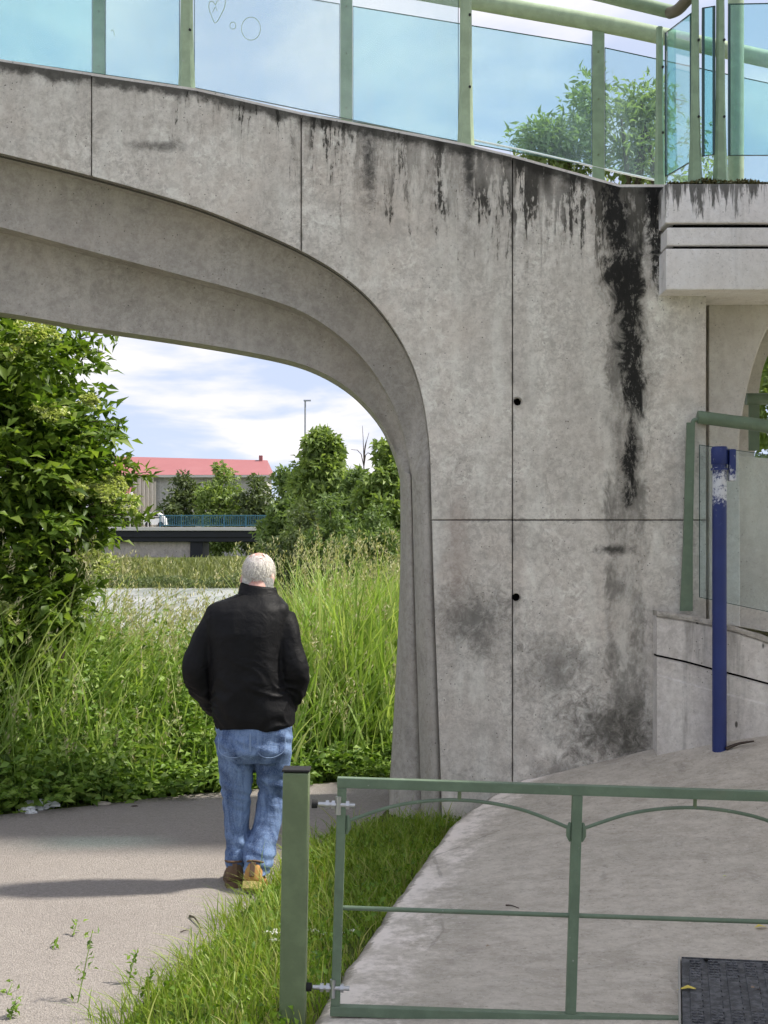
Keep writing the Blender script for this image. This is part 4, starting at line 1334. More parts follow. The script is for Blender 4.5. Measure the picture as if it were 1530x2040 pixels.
for pts_, rr_ in (([(432, 1225, 0), (394, 1325, -.05), (420, 1400, .10), (438, 1405, .16)], (.05, .042, .03, .028)),
                  ([(562, 1222, 0), (588, 1325, -.05), (575, 1395, .10), (560, 1400, .16)], (.05, .042, .03, .028)),
                  ([(470, 1450, 0), (474, 1600, .02), (470, 1740, .0)], (.085, .06, .04)),
                  ([(545, 1450, 0), (536, 1600, .10), (512, 1725, -.10)], (.085, .06, .04))):
    pv = catmull([mp(*q) for q in pts_], 4)
    rv = [float(np.interp(i / (len(pv) - 1), np.linspace(0, 1, len(rr_)), rr_)) for i in range(len(pv))]
    add_tube(bm, pv, rv, 14)
body = remeshed('body', bm, 0.0065, M['skin'], man, 3)
eye = NT('eye', 0.2, 0.5).col((0.5, 0.48, 0.45)).mat
for s in (-1, 1):
    bm = bmesh.new(); blob(bm, head_pt(s * 0.030, 0.088, -0.022), (0.012, 0.010, 0.009)); bm_obj('eye', bm, eye, body, smooth=True)
# short grey hair: ring round the back and sides, thinning to a bald crown
n = 9000
d = rand_dirs(n)
loc = d * np.array([0.080, 0.097, 0.093]) + np.array([0, -0.005, 0.012])
crown = np.sqrt(d[:, 0] ** 2 + (d[:, 1] + 0.42) ** 2)        # distance from the bald spot's axis, in head space
keep = (loc[:, 2] > -0.075) & ~((d[:, 1] > 0.55) & (d[:, 2] < 0.35))
prob = np.where(d[:, 2] > 0.1, np.clip((crown - 0.36) * 1.5, 0.05, 1.0), 1.0)
keep &= rng.random(n) < prob
loc, d = loc[keep], d[keep]
T3 = np.array(tilt)
Pw = loc @ T3.T + np.array(hc)
dw = d @ T3.T
dirn = unit(dw * 0.30 + np.array([0, -0.25, -0.9]) + rand_dirs(len(d)) * 0.55)
L = rng.uniform(0.010, 0.020, len(d))
hs = bmesh.new()
bmesh.ops.create_uvsphere(hs, u_segments=64, v_segments=44, radius=1.0)
for v in hs.verts:
    q_ = v.co.copy(); w_ = 1.035 + 0.02 * mnoise.noise(q_ * 7)
    v.co = q_
kill = []
for f_ in hs.faces:
    q_ = f_.calc_center_median()
    cr_ = math.hypot(q_.x * .9, q_.y + 0.42) + 0.25 * mnoise.noise(q_ * 5)
    if q_.z * .093 + .012 < -0.062 + 0.01 * mnoise.noise(q_ * 6) or (q_.y > 0.5 and q_.z < 0.4) or (q_.z > 0.3 and cr_ < 0.46): kill.append(f_)
bmesh.ops.delete(hs, geom=kill, context='FACES')
for v in hs.verts:
    q_ = v.co.copy(); w_ = 1.03 + 0.03 * mnoise.noise(q_ * 6)
    v.co = hc + tilt @ Vector((q_.x * .0795 * w_, q_.y * .0965 * w_ - .005, q_.z * .0925 * w_ + .012))
kh = NT('short_grey_hair', 0.7, 0.25)
kh.col(kh.mix(kh.step(kh.noise(60, 5, 0.7, kh.scale(kh.pos(), (1, 1, 0.4))), 0.35, 0.7), (0.44, 0.39, 0.365), (0.72, 0.68, 0.64)))
kh.bump(kh.noise(160, 3, 0.6, kh.scale(kh.pos(), (1, 1, 0.25))), 0.5, 0.006)
bm_obj('hair', hs, kh.mat, body, smooth=True)
Vv, Tt = leaf_arrays(Pw + dw * 0.002, dirn, dw, L, L * 0.09, 0.05, 0.08)
npmesh('hair', Vv, [Tt], M['hair'], body)
n = 1500                                                      # nape hair
pxn = rng.uniform(484, 545, n); pyn = rng.uniform(1150, 1170, n)
ptsn = np.array([mp(a, b, 0) for a, b in zip(pxn, pyn)]); ptsn[:, 1] = hc.y - 0.028 - 0.050 * np.sqrt(np.clip(1 - ((pxn - 514) / 36) ** 2, 0, 1))
Vv, Tt = leaf_arrays(ptsn, unit(np.array([0, -0.25, -1]) + rand_dirs(n) * 0.3), np.tile([0, -1.0, 0], (n, 1)), np.full(n, 0.015), np.full(n, 0.004), 0.05, 0.05)
npmesh('hair', Vv, [Tt], M['hair'], body)


def jacket_wr(co, n_):
    z = co.z
    low = float(sst(1.22, 0.98, np.array(z))) if False else max(0.0, min(1.0, (1.20 - z) / 0.25))
    f1 = mnoise.noise(Vector((co.x * 6, co.y * 6, z * 17 + 5 * co.x + 2 * mnoise.noise(co * 6))))
    f2 = mnoise.noise(Vector((co.x * 16, co.y * 10, z * 7)))
    f3 = mnoise.noise(co * 30)
    arm = 1.0 if abs(co.x + 0.70) > 0.17 else 0.45
    rid = (1 - abs(f1)) ** 3 - 0.4
    return 0.014 * rid * (0.05 + low) + 0.012 * f2 * arm + 0.001 * f3


bm = bmesh.new()
ring_loft(bm, px_rings([
    (1448, 434, 582, .158, .0), (1438, 430, 584, .165, .0), (1420, 427, 584, .172, .0), (1390, 424, 580, .176, .0), (1350, 421, 572, .178, .0), (1300, 417, 568, .178, -.005),
    (1260, 413, 570, .172, -.01), (1232, 411, 575, .158, -.01), (1215, 411, 577, .146, -.005), (1206, 416, 575, .134, .0), (1199, 429, 568, .118, .005), (1193, 446, 561, .102, .012), (1188, 461, 556, .090, .018), (1183, 471, 553, .080, .022)]), 36, 2.5)
for pts_, rr_ in (([(436, 1232, .0), (412, 1275, -.03), (395, 1325, -.05), (403, 1372, .00), (426, 1408, .09), (446, 1416, .14)], (.080, .074, .072, .066, .056, .050)),
                  ([(558, 1230, .0), (574, 1272, -.03), (587, 1325, -.05), (584, 1370, .00), (572, 1402, .09), (556, 1412, .14)], (.080, .074, .072, .066, .056, .050))):
    pv = catmull([mp(*q) for q in pts_], 5)
    rv = [float(np.interp(i / (len(pv) - 1), np.linspace(0, 1, len(rr_)), rr_)) for i in range(len(pv))]
    add_tube(bm, pv, rv, 18)
jk = remeshed('jacket', bm, 0.0075, M['jacket'], man, 4, jacket_wr)
bm = bmesh.new()                                             # stand-up collar
ringsA = []
for (y, xl, xr, ry, dy, lift) in ((1195, 466, 560, .098, .012, 0), (1184, 473, 554, .087, .022, 2), (1170, 477, 551, .082, .028, 5), (1165, 478, 550, .080, .03, 6), (1168, 483, 546, .070, .03, 6), (1185, 485, 545, .066, .026, 0)):
    c_ = mp((xl + xr) / 2, y, dy); rx = (xr - xl) / 2 / MS
    ringsA.append([bm.verts.new((c_.x + rx * math.cos(a), c_.y + ry * math.sin(a), c_.z - lift / MS * (math.cos(a) * .9 + .3) + 0.006 * mnoise.noise(Vector((math.cos(a) * 2, math.sin(a) * 2, y * .1))))) for a in np.linspace(0, 2 * math.pi, 33)[:-1]])
for r0, r1 in zip(ringsA, ringsA[1:]):
    for j in range(32): bm.faces.new((r0[j], r0[(j + 1) % 32], r1[(j + 1) % 32], r1[j]))
bm_obj('collar', bm, M['jacket'], jk, smooth=True)
# centre and yoke seams: thin welts on the back
hem = [mp(x, y, 0) for x, y in ((436, 1444), (460, 1449), (505, 1451), (550, 1446), (580, 1436))]


def jeans_wr(co, n_):
    kn = math.exp(-((co.z - 0.47) / 0.10) ** 2) + 1.3 * math.exp(-((co.z - 0.14) / 0.08) ** 2) + 0.9 * math.exp(-((co.z - 0.74) / 0.06) ** 2)
    f1 = mnoise.noise(Vector((co.x * 7, co.y * 7, co.z * 26 + co.x * 9)))
    f2 = mnoise.noise(Vector((co.x * 20, co.y * 16, co.z * 6)))
    return 0.016 * f1 * (0.12 + kn) + 0.006 * f2


bm = bmesh.new()
ring_loft(bm, px_rings([(1415, 436, 580, .125, 0), (1440, 432, 584, .135, -.005), (1470, 431, 583, .145, -.015), (1495, 433, 581, .142, -.015), (1515, 437, 579, .12, 0)])[::-1], 32, 2.5)
ring_loft(bm, px_rings([(1490, 433, 507, .115, -.01), (1530, 436, 505, .105, 0), (1570, 442, 501, .096, .012), (1610, 446, 498, .086, .018), (1650, 448, 496, .080, .015), (1690, 450, 496, .076, .0), (1718, 453, 491, .070, -.012), (1738, 457, 487, .062, -.018), (1749, 459, 486, .06, -.018)])[::-1], 22, 2.2)
ring_loft(bm, px_rings([(1490, 503, 582, .115, -.01), (1530, 508, 578, .105, .02), (1570, 512, 571, .096, .055), (1600, 511, 564, .090, .06), (1640, 504, 561, .084, .02), (1680, 492, 553, .080, -.05), (1705, 489, 548, .076, -.09), (1720, 488, 545, .070, -.11), (1730, 490, 544, .066, -.12)])[::-1], 22, 2.2)
jn = remeshed('jeans', bm, 0.0072, M['denim'], man, 3, jeans_wr)
stitch = NT('jeans_seam', 0.8, 0.2).col((0.22, 0.30, 0.45)).mat
tube('seam', [mp(505, 1452, -.163), mp(505, 1478, -.166), mp(506, 1500, -.150)], 0.004, stitch, jn, 6)
tube('pocket_edge', catmull([mp(520, 1462, -.160), mp(522, 1492, -.158), mp(545, 1500, -.155), mp(570, 1488, -.135), mp(572, 1462, -.120)], 4), 0.0018, stitch, jn, 6)
tube('pocket_edge', catmull([mp(442, 1462, -.120), mp(444, 1490, -.130), mp(468, 1500, -.150), mp(492, 1492, -.158), mp(492, 1462, -.160)], 4), 0.0018, stitch, jn, 6)


def boot(px, py, dy, pitch, yaw, matu, label=None):
    """boot in local space, heel at the origin, toe along +Y"""
    T = Matrix.Translation(mp(px, py, dy)) @ Matrix.Rotation(R(yaw), 4, 'Z') @ Matrix.Rotation(R(-pitch), 4, 'X')
    bm = bmesh.new()
    secs = [(-.012, .034, .026, .100), (.002, .044, .024, .130), (.05, .047, .024, .130), (.10, .046, .024, .105), (.16, .051, .024, .080), (.21, .050, .024, .066), (.255, .036, .018, .052), (.275, .018, .020, .040)]
    rings = []
    for y, hw, z0, z1 in secs:
        rings.append([bm.verts.new((hw * cx_, y, z0 + (z1 - z0) * cz_)) for cx_, cz_ in ((-.9, 0), (.9, 0), (1.0, .25), (.92, .6), (.55, .93), (0, 1), (-.55, .93), (-.92, .6), (-1, .25))])
    for r0, r1 in zip(rings, rings[1:]):
        for j in range(9): bm.faces.new((r0[j], r0[(j + 1) % 9], r1[(j + 1) % 9], r1[j]))
    bm.faces.new(rings[0][::-1]); bm.faces.new(rings[-1])
    bm.transform(T)
    o = bm_obj('boot', bm, matu, man, smooth=True)
    bm = bmesh.new()
    out = [(-.018, .0), (-.013, .042), (.05, .050), (.11, .048), (.17, .056), (.22, .054), (.262, .040), (.284, .0)]
    loop = [(w, y) for y, w in out] + [(-w, y) for y, w in out[::-1] if w > 0]
    lo = [bm.verts.new((a, b, -.008 if b > .1 or b < .075 else .004)) for a, b in loop]; hi = [bm.verts.new((a * .98, b, .028)) for a, b in loop]
    nL = len(loop)
    bm.faces.new(lo[::-1]); bm.faces.new(hi)
    for j in range(nL): bm.faces.new((lo[j], lo[(j + 1) % nL], hi[(j + 1) % nL], hi[j]))
    bm.transform(T)
    tb = bmesh.new(); add_box(tb, (0, -.016, .085), (.026, .010, .07), None, .003); add_tube(tb, [(.046 * math.cos(q), .035 + .050 * math.sin(q), .128) for q in np.linspace(0, 2 * math.pi, 17)], .006, 6, caps=False); tb.transform(T); bm_obj('heel_tab', tb, M['bootdark'], o)
    bm_obj('sole', bm, M['sole'] if matu is M['boot'] else M['bootdark'], o)
    return o


boot(472, 1758, -.085, 4, 8, M['bootdark'])  # left boot's shade is put into its colour, dark brown for tan
boot(509, 1746, -.215, 26, -10, M['boot'])

# ------------------------------------------------------------------ vegetation: verge grass
n = 36000
Xc = rng.uniform(-1.5, 1.05, n); Yc = rng.uniform(3.6, 8.34, n)
ok = (Xc > near_x(Yc) + 0.02 * rng.normal(size=n) + 0.03) & (Xc < edx(Yc) - 0.02)
Xc, Yc = Xc[ok], Yc[ok]
patch = np.array([mnoise.noise(Vector((a * 2.2, b * 2.2, 0))) for a, b in zip(Xc, Yc)])
edge_d = np.minimum(Xc - near_x(Yc), edx(Yc) - Xc)
H = (0.055 + 0.075 * rng.random(len(Xc)) ** 1.5 + 0.05 * np.clip(patch + .3, 0, 1)) * np.clip(0.55 + edge_d * 3.0, 0.55, 1.15)
tall = rng.random(len(Xc)) < 0.03
H[tall] += rng.uniform(0.05, 0.16, tall.sum())
Pn = np.stack([Xc, Yc, np.zeros(len(Xc))], 1)
blades_obj('verge_grass', Pn, H, rng.uniform(0.004, 0.009, len(Xc)), rng.uniform(0.15, 0.8, len(Xc)), M['lawn'], leanbias=(-.2, -.15), label='bright green grass strip between the path and the concrete apron', cat='grass', kind='stuff')
n = 9000
Xc = rng.uniform(-1.5, 1.0, n); Yc = rng.uniform(3.6, 8.3, n)
ok = (Xc > near_x(Yc) + 0.06) & (Xc < edx(Yc) - 0.05)
Xc, Yc = Xc[ok], Yc[ok]
Pn = np.stack([Xc, Yc, rng.uniform(0.02, 0.09, len(Xc))], 1)
leaves_obj('verge_clover', Pn, unit(rand_dirs(len(Xc)) + np.array([0, 0, .5])), rng.uniform(.015, .04, len(Xc)), rng.uniform(.012, .026, len(Xc)), M['clover'], label='low broad leaves mixed into the grass strip by the gate post', cat='clover', kind='stuff')
# ragged tufts along the verge where the grass leans over the asphalt
n = 1100
t = rng.random(n); Yc = 4.0 + t * 4.2; Xc = near_x(Yc) + rng.normal(0, .04, n)
blades_obj('verge_tufts', np.stack([Xc, Yc, np.zeros(n)], 1), rng.uniform(.05, .17, n), rng.uniform(.003, .006, n), rng.uniform(.3, 1.0, n), M['lawn'], leanbias=(-.5, -.2), label='ragged grass blades leaning over the edge of the asphalt path', cat='grass', kind='stuff')
# tall blades in front of the boots
n = 36
blades_obj('verge_seed_grass', np.stack([rng.normal(-.54, .05, n), rng.normal(6.15, .18, n), np.zeros(n)], 1), rng.uniform(.14, .34, n), np.full(n, .0045), rng.uniform(.1, .6, n), M['reed'], label='few tall grass blades rising before the tan boots', cat='grass', kind='stuff')

# ------------------------------------------------------------------ tall growth beyond the path
n = 26000
Xc = rng.uniform(-6.5, 2.6, n); off = rng.random(n) ** 0.85 * 4.6
Yc = far_y(Xc) + off + 0.12
dx = (Xc / Yc) * F + 765                                      # where it stands across the view
maxh = np.interp(dx, [-900, 0, 120, 230, 380, 470, 560, 640, 800, 1000], [1.7, 1.6, 1.42, 1.06, 0.98, 1.05, 1.40, 1.66, 1.70, 1.5])
ramp_ = np.clip(0.36 + off / 1.5, 0.3, 1.0)
H = maxh * ramp_ * rng.uniform(0.55, 1.05, n)
tall = (rng.random(n) < np.where((dx > 170) & (dx < 500), 0.12, 0.07)) & (off > 0.6)
H[tall] = (maxh * rng.uniform(1.0, 1.42, n))[tall]
H = np.minimum(H, 1.95)
Z = terrain_h(Xc, Yc)
keep = ~((off < 0.25) & (rng.random(n) < 0.4))
Pn = np.stack([Xc, Yc, Z], 1)[keep]; H = H[keep]; tallk = tall[keep]
o, tip = blades_obj('tall_grass', Pn, H, rng.uniform(.010, .030, len(H)), rng.uniform(.08, .65, len(H)), M['reed'], leanbias=(.15, 0), levels=5, label='tall light green riverside grass standing behind the path', cat='tall grass', kind='stuff')
# seed heads
sel = np.where(tallk | (rng.random(len(H)) < 0.09))[0]
tp = np.repeat(tip[sel], 14, 0)
tp = tp + np.stack([rng.normal(0, .012, len(tp)), rng.normal(0, .012, len(tp)), -rng.random(len(tp)) * .16], 1)
leaves_obj('grass_seed_heads', tp, unit(rand_dirs(len(tp)) * .6 + np.array([.2, 0, .8])), .042, .010, M['straw'], label='straw coloured seed heads above the tall riverside grass', cat='grass', kind='stuff')
# nettles and leafy undergrowth, dense at the path edge
n = 3200
Xc = rng.uniform(-6.0, 2.6, n); off = rng.random(n) ** 1.5 * 2.8
Yc = far_y(Xc) + off + 0.04
dxp = Xc / Yc * F + 765
hh = np.clip(0.16 + off * 0.60, 0.1, 0.95) * rng.uniform(0.6, 1.15, n)
hh *= np.interp(dxp, [-800, 0, 250, 450, 800], [1.4, 1.35, 1.12, 1.0, .80])
per = 24
S = np.repeat(np.stack([Xc, Yc, np.zeros(n)], 1), per, 0)
hs = np.repeat(hh, per); tt = rng.random(n * per) ** 0.75
S[:, 2] = hs * tt
S[:, :2] += rng.normal(0, .035, (n * per, 2)) + np.repeat(rng.normal(0, .12, (n, 2)), per, 0) * tt[:, None]
az = rng.uniform(0, 2 * np.pi, n * per)
D = np.stack([np.cos(az), np.sin(az), rng.uniform(-.45, .35, n * per)], 1)
L = rng.uniform(.045, .105, n * per) * (1.12 - .35 * tt)
leaves_obj('undergrowth', S, D, L, L * rng.uniform(.42, .62, n * per), M['nettle'], label='dense leafy nettles and weeds along the far edge of the path', cat='undergrowth', kind='stuff')
n2 = 2200
idx = rng.choice(n, n2, replace=False)
blades_obj('weed_stems', np.stack([Xc[idx], Yc[idx], np.zeros(n2)], 1), hh[idx], np.full(n2, .007), rng.uniform(.05, .2, n2), M['nettle'], label='thin upright weed stems among the undergrowth', cat='undergrowth', kind='stuff')
# big dock leaves by the path edge
for j, (px, py, s, lb) in enumerate(((88, 1575, .30, 'large pale dock plant beside the litter at the path edge'), (255, 1560, .22, 'small leafy dock plant at the path edge, right of the litter'))):
    d_ = 4590 / (py + 22 - 1100)
    b_ = P(px, py + 22, d_); b_.z = 0
    dk = empty('dock_plant', b_, label=lb, cat='plant')
    for q in range(9):
        a = q * 2.4
        D1 = np.array([[math.cos(a), math.sin(a) - .3, random.uniform(.35, 1.1)]])
        V_, T_ = leaf_arrays(np.array([[b_.x, b_.y, .02]]), D1, np.array([[0, 0, 1.0]]), [s * random.uniform(.7, 1.2)], [s * .38], .12, .2)
        npmesh('leaf', V_, [T_], M['clover'], dk)

# ------------------------------------------------------------------ elder bush at the left
eb = (-2.95, 10.3, 0)
elder = empty('elder_bush', eb, label='large dark elder bush with cream flower heads at the left edge', cat='bush')


def lob(px, py, d, r, ry=None, rz=None, back=0.0):
    p = P(px, py, d + back); return (p.x, p.y, p.z, r, ry or r, rz or r)


EL = [lob(40, 760, 9.9, .55), lob(90, 900, 9.7, .55), lob(20, 950, 9.5, .6), lob(140, 1010, 9.8, .42), lob(40, 1100, 9.5, .52), lob(-10, 1240, 9.4, .50), lob(70, 1190, 9.6, .30),
      lob(-40, 1380, 9.3, .42), lob(-120, 900, 10, .9), lob(-150, 1200, 9.6, .95), lob(-60, 720, 10.2, .8), lob(160, 925, 10.0, .20), lob(165, 990, 9.9, .22), lob(130, 860, 10.0, .28), lob(-200, 700, 10.5, 1.0), lob(105, 745, 10.6, .30)]
EL = [(((x - (.08 if x > -2.45 else 0)) * (y + .6) / y), y + .6, CAMH + (z - CAMH) * (y + .6) / y, a * 1.06, b, c_) for x, y, z, a, b, c_ in EL]
bm = bmesh.new()
for q in range(5):
    limbs(bm, (eb[0] + random.uniform(-.25, .25), eb[1] + random.uniform(-.2, .2), -.1), [EL[j][:3] for j in random.sample(range(len(EL)), 4)], 0.045)
bm_obj('stems', bm, M['bark'], elder, smooth=True)
sl = sub_lobes(EL, 13, .15)
nl = 4600
c0, dd = lobes_points(sl + EL, nl, .45)
# each leaf: a stalk with five leaflets
ax_ = unit(dd * .7 + rand_dirs(nl) * .6 + np.array([0, -.15, -.05]))
sd_ = unit(np.cross(ax_, unit(rand_dirs(nl) * .5 + np.array([0, 0, 1.0]))))
PL, DL = [], []
ll = rng.uniform(.10, .17, nl)
for f, s in ((.25, 1), (.25, -1), (.62, 1), (.62, -1), (1.0, 0)):
    PL.append(c0 + ax_ * (ll * f)[:, None]); DL.append(unit(ax_ * (.55 if s else 1.0) + sd_ * s * .9))
PL, DL = np.concatenate(PL), np.concatenate(DL)
Lf = rng.uniform(.06, .155, len(PL))
leaves_obj('crown', PL, DL, Lf, Lf * .46, M['elder'], elder, up=1.0)
# sprays reaching out at the right and under the arch
sp = []
for (x0, y0, x1, y1, d) in ((110, 690, 235, 665, 9.95), (120, 700, 205, 700, 9.95), (150, 840, 240, 850, 9.9), (160, 870, 225, 880, 9.8), (150, 900, 238, 910, 9.8), (210, 965, 298, 940, 9.9), (200, 930, 262, 925, 9.9), (180, 1030, 300, 1030, 9.7), (160, 1010, 265, 1000, 9.7), (120, 1060, 200, 1090, 9.6)):
    d += .45
    a, b = P(x0, y0, d), P(x1, y1, d + random.uniform(-.2, .2))
    tube('twig', catmull([a, a.lerp(b, .5) + Vector((0, 0, .02)), b], 3), [.006, .006, .005, .005, .004, .003, .002], M['bark'], elder, 6)
    for j in range(46):
        t = random.random() ** .7
        sp.append((*(a.lerp(b, t) + Vector((random.gauss(0, .02), random.gauss(0, .04), random.gauss(0, .025)))),))
sp = np.array(sp)
leaves_obj('spray_leaves', sp, unit(rand_dirs(len(sp)) + np.array([.5, 0, -.1])), rng.uniform(.06, .12, len(sp)), rng.uniform(.025, .045, len(sp)), M['elder'], elder)
for (px, py, d, r) in ((70, 662, 9.4, .13), (12, 700, 9.3, .11), (100, 820, 9.2, .11), (190, 975, 9.5, .10), (212, 985, 9.5, .11), 
                       (250, 1000, 9.6, .10), (195, 1120, 9.4, .12), (180, 800, 9.6, .07), (5, 1215, 8.95, .09), (150, 975, 9.3, .08), (230, 960, 9.6, .07)):
    d += .62; r *= rng.uniform(.75, 1.15)
    c_ = P(px, py, d)
    q = 260
    rr_ = np.sqrt(rng.random(q)) * r; aa = rng.uniform(0, 2 * np.pi, q)
    # flat-topped head tipped towards the light
    r_t = 1 + .25 * np.sin(aa * 3 + px) + .15 * np.sin(aa * 7 + py)
    rr_ = rr_ * r_t
    pts = np.stack([c_.x + rr_ * np.cos(aa) * 1.15, c_.y + rr_ * np.sin(aa) * .6, c_.z + r * .15 * (1 - (rr_ / r) ** 2) + rr_ * np.sin(aa) * .62 - rr_ * np.cos(aa) * .25 + rng.normal(0, .006, q)], 1)
    leaves_obj('flower_head', pts, unit(rand_dirs(q) + np.array([0, -.3, .3])), .030, .030, M['flower'], elder, up=1.5)

# ------------------------------------------------------------------ trees behind the bridge
tree('leafy_tree', (2.9, 17.0, 0), [lob(1185, 270, 16.6, .55), lob(1188, 205, 16.6, .26, .3, .40), lob(1130, 315, 16.4, .42), lob(1285, 275, 16.8, .42), lob(1330, 350, 16.8, .7), lob(1200, 380, 16.5, 1.1), lob(1080, 275, 16.3, .18), lob(1285, 215, 16.8, .2)],
     M['walnut'], 6000, .12, 'pale green tree seen through the railing glass above the pier', trunk_r=.16, clump=.26, per=10, shell=.25, wl=.30, fork=.7)
tree('leafy_tree', (5.6, 15.5, 0), [lob(1570, 700, 14.5, .8), lob(1640, 600, 14.8, 1.1), lob(1620, 800, 14.6, .8), lob(1700, 900, 14.6, 1.0)], M['fartree2'], 9000, .11, 'bright green tree at the far right edge, behind the rear pier', trunk_r=.14, clump=.3, per=12, wl=.4, fork=.7)

# river bank trees and shrubs (middle distance)
def ft(px, pyt, pyb, d, wpx, mat, n, leaf, label, conic=False, **k):
    base = P(px, pyb, d); base.z = float(terrain_h(np.array(base.x), np.array(base.y)))
    s = F / d
    zt = P(px, pyt, d).z; hgt = zt - base.z; w = wpx / s / 2
    L = []
    for j in range(9):
        t = (j + .5) / 9
        ww = w * ((1.06 - t) ** .88 * 1.15 if conic else math.sin(math.pi * (0.18 + .74 * t)) ** .7)
        for q in range(1 if t > .8 else 3):
            a = q * 2.1 + j
            L.append((base.x + math.cos(a) * ww * .45, base.y + math.sin(a) * ww * .45, base.z + hgt * (0.06 + t * .90), ww * .62 + .05, ww * .62 + .05, hgt * .085))
    return tree('bank_tree', base, L, mat, n, leaf, label, trunk_r=max(.06, hgt * .018), clump=max(.18, w * .24), per=5, shell=.3, group='trees on the river bank', **k)


ft(640, 832, 1112, 52, 190, M['fartree2'], 16000, .32, 'tall pointed green tree on the bank, left of the pier edge', True)
ft(775, 868, 1115, 46, 130, M['fartree2'], 11000, .26, 'bright green tree right against the pier edge')
ft(712, 935, 1115, 48, 150, M['fartree'], 11000, .26, 'round green bank tree between the pointed tree and the pier')
ft(575, 935, 1110, 58, 130, M['fartree'], 10000, .30, 'darker green bank tree just left of the pointed tree')
ft(600, 1000, 1118, 44, 150, M['darkshrub'], 5500, .18, 'low dark shrub under the pointed tree')
ft(740, 1010, 1122, 40, 150, M['fartree'], 5500, .17, 'low green shrub at the foot of the trees by the pier')
ft(660, 985, 1120, 42, 130, M['fartree'], 5500, .18, 'middle green shrub before the pointed tree trunk')
ft(362, 938, 1065, 150, 90, M['darkshrub'], 4500, .55, 'dark tree before the grey wall of the red-roofed building')
ft(437, 922, 1065, 146, 100, M['fartree2'], 5500, .55, 'bright tree before the middle of the red roof')
ft(505, 945, 1065, 143, 95, M['darkshrub'], 4500, .50, 'dark tree before the right end of the red roof')
ft(235, 1000, 1070, 160, 110, M['darkshrub'], 3000, .5, 'small dark tree at the left end of the far bridge')
# bare twig tree
bt0 = P(727, 1000, 54); bt0.z = 0
btr = empty('bare_sapling', bt0, label='bare thin branches poking up between the bank trees', cat='sapling')
bm = bmesh.new()
for (x1, y1) in ((722, 848), (735, 862), (729, 880), (699, 895), (742, 905)):
    add_tube(bm, catmull([bt0, P(725, 930, 54), P(x1, y1, 54)], 4), [.035, .032, .03, .026, .022, .018, .014, .010, .008], 5)
bm_obj('branches', bm, M['bark'], btr)
# far bank growth and reeds
n = 9000
Xc = rng.uniform(-42, -3, n); Yc = 94 + rng.random(n) ** 1.3 * 18
Zc = terrain_h(Xc, Yc)
hb = rng.uniform(.25, .8, n) * (1.0 + .8 * (np.abs(Yc - 96) < 2))
blades_obj('bank_grass', np.stack([Xc, Yc, Zc], 1), hb, rng.uniform(.07, .16, n), rng.uniform(.1, .7, n), M['bankgrass'], label='rough grass on the far river bank below the road bridge', cat='grass', kind='stuff')
n = 16000
Xc = rng.uniform(-38, -5, n)
Yc = 95.5 + rng.normal(0, .9, n)
pk = np.array([mnoise.noise(Vector((a * .35, 0, 0))) for a in Xc])
Zc = -.75 + rng.random(n) * np.clip(.65 + pk * 1.1, .15, 1.6)
leaves_obj('bank_scrub', np.stack([Xc, Yc, Zc], 1), rand_dirs(n), rng.uniform(.12, .28, n), rng.uniform(.06, .13, n), M['darkshrub'], label='dark scrub line at the water edge of the far bank', cat='scrub', kind='stuff')
n = 14000                                                     # growth on the near right bank
Xc = rng.uniform(-6, 9, n); Yc = rng.uniform(15, 44, n)
ok = Xc > -1.5 - .045 * Yc - 2.2
Xc, Yc = Xc[ok], Yc[ok]
blades_obj('bank_reeds', np.stack([Xc, Yc, terrain_h(Xc, Yc)], 1), rng.uniform(.4, 1.35, len(Xc)), rng.uniform(.015, .04, len(Xc)), rng.uniform(.1, .6, len(Xc)), M['reed'], label='pale reeds on the near bank behind the tall grass', cat='reeds', kind='stuff')

# ------------------------------------------------------------------ far road bridge
FD = 120.0
fq = lambda px, py, d=FD: P(px, py, d)
M['fdeck'] = NT('far_deck_edge', 0.8, 0.2).col((0.62, 0.60, 0.57)).mat
M['fgird'] = NT('far_dark_girder', 0.6, 0.3).col((0.018, 0.020, 0.026)).mat
M['fteal'] = NT('far_teal_paint', 0.6, 0.3).col((0.06, 0.17, 0.23)).mat
M['fconc'] = concrete('far_abutment_concrete', (0.42, 0.38, 0.35), (0.52, 0.47, 0.43), vscale=(.1, .1, .1), bump=0.1)
rb_ = empty('road_bridge', (fq(360, 1055).x, FD, 1.0), label='distant flat road bridge with dark girders and teal railing', cat='bridge')
xa, xb = fq(150, 0).x, fq(600, 0).x


def fbox(name, x0, x1, z0, z1, y0, y1, mat, parent, bev=0.02):
    return box(name, ((x0 + x1) / 2, (y0 + y1) / 2, (z0 + z1) / 2), (x1 - x0, y1 - y0, z1 - z0), mat, parent, bevel=bev)


zd = fq(0, 1050).z; zg = fq(0, 1057).z; zb_ = fq(0, 1079).z
fbox('deck', xa, xb, zg, zd, FD, FD + 6, M['fdeck'], rb_)
fbox('girder', xa, xb, zb_, zg - .01, FD + .35, FD + 1.0, M['fgird'], rb_)
fbox('girder', xa, xb, zb_ + .4, zg - .01, FD + .2, FD + .34, M['fgird'], rb_)
fbox('girder', xa, xb, zb_, zg - .01, FD + 4.5, FD + 5.2, M['fgird'], rb_)
fbox('abutment', fq(120, 0).x, fq(376, 0).x, -0.5, zb_ - .02, FD + .9, FD + 4, M['fconc'], rb_)
fbox('pier', fq(377, 0).x, fq(402, 0).x, -0.8, zb_ - .02, FD + .6, FD + 5, M['fgird'], rb_)
fbox('pier', fq(515, 0).x, fq(530, 0).x, -0.8, zb_ - .02, FD + .6, FD + 5, M['fgird'], rb_)
zr = fq(0, 1026).z
fbox('rail', fq(318, 0).x, xb, zr - .09, zr, FD + .2, FD + .28, M['fteal'], rb_)
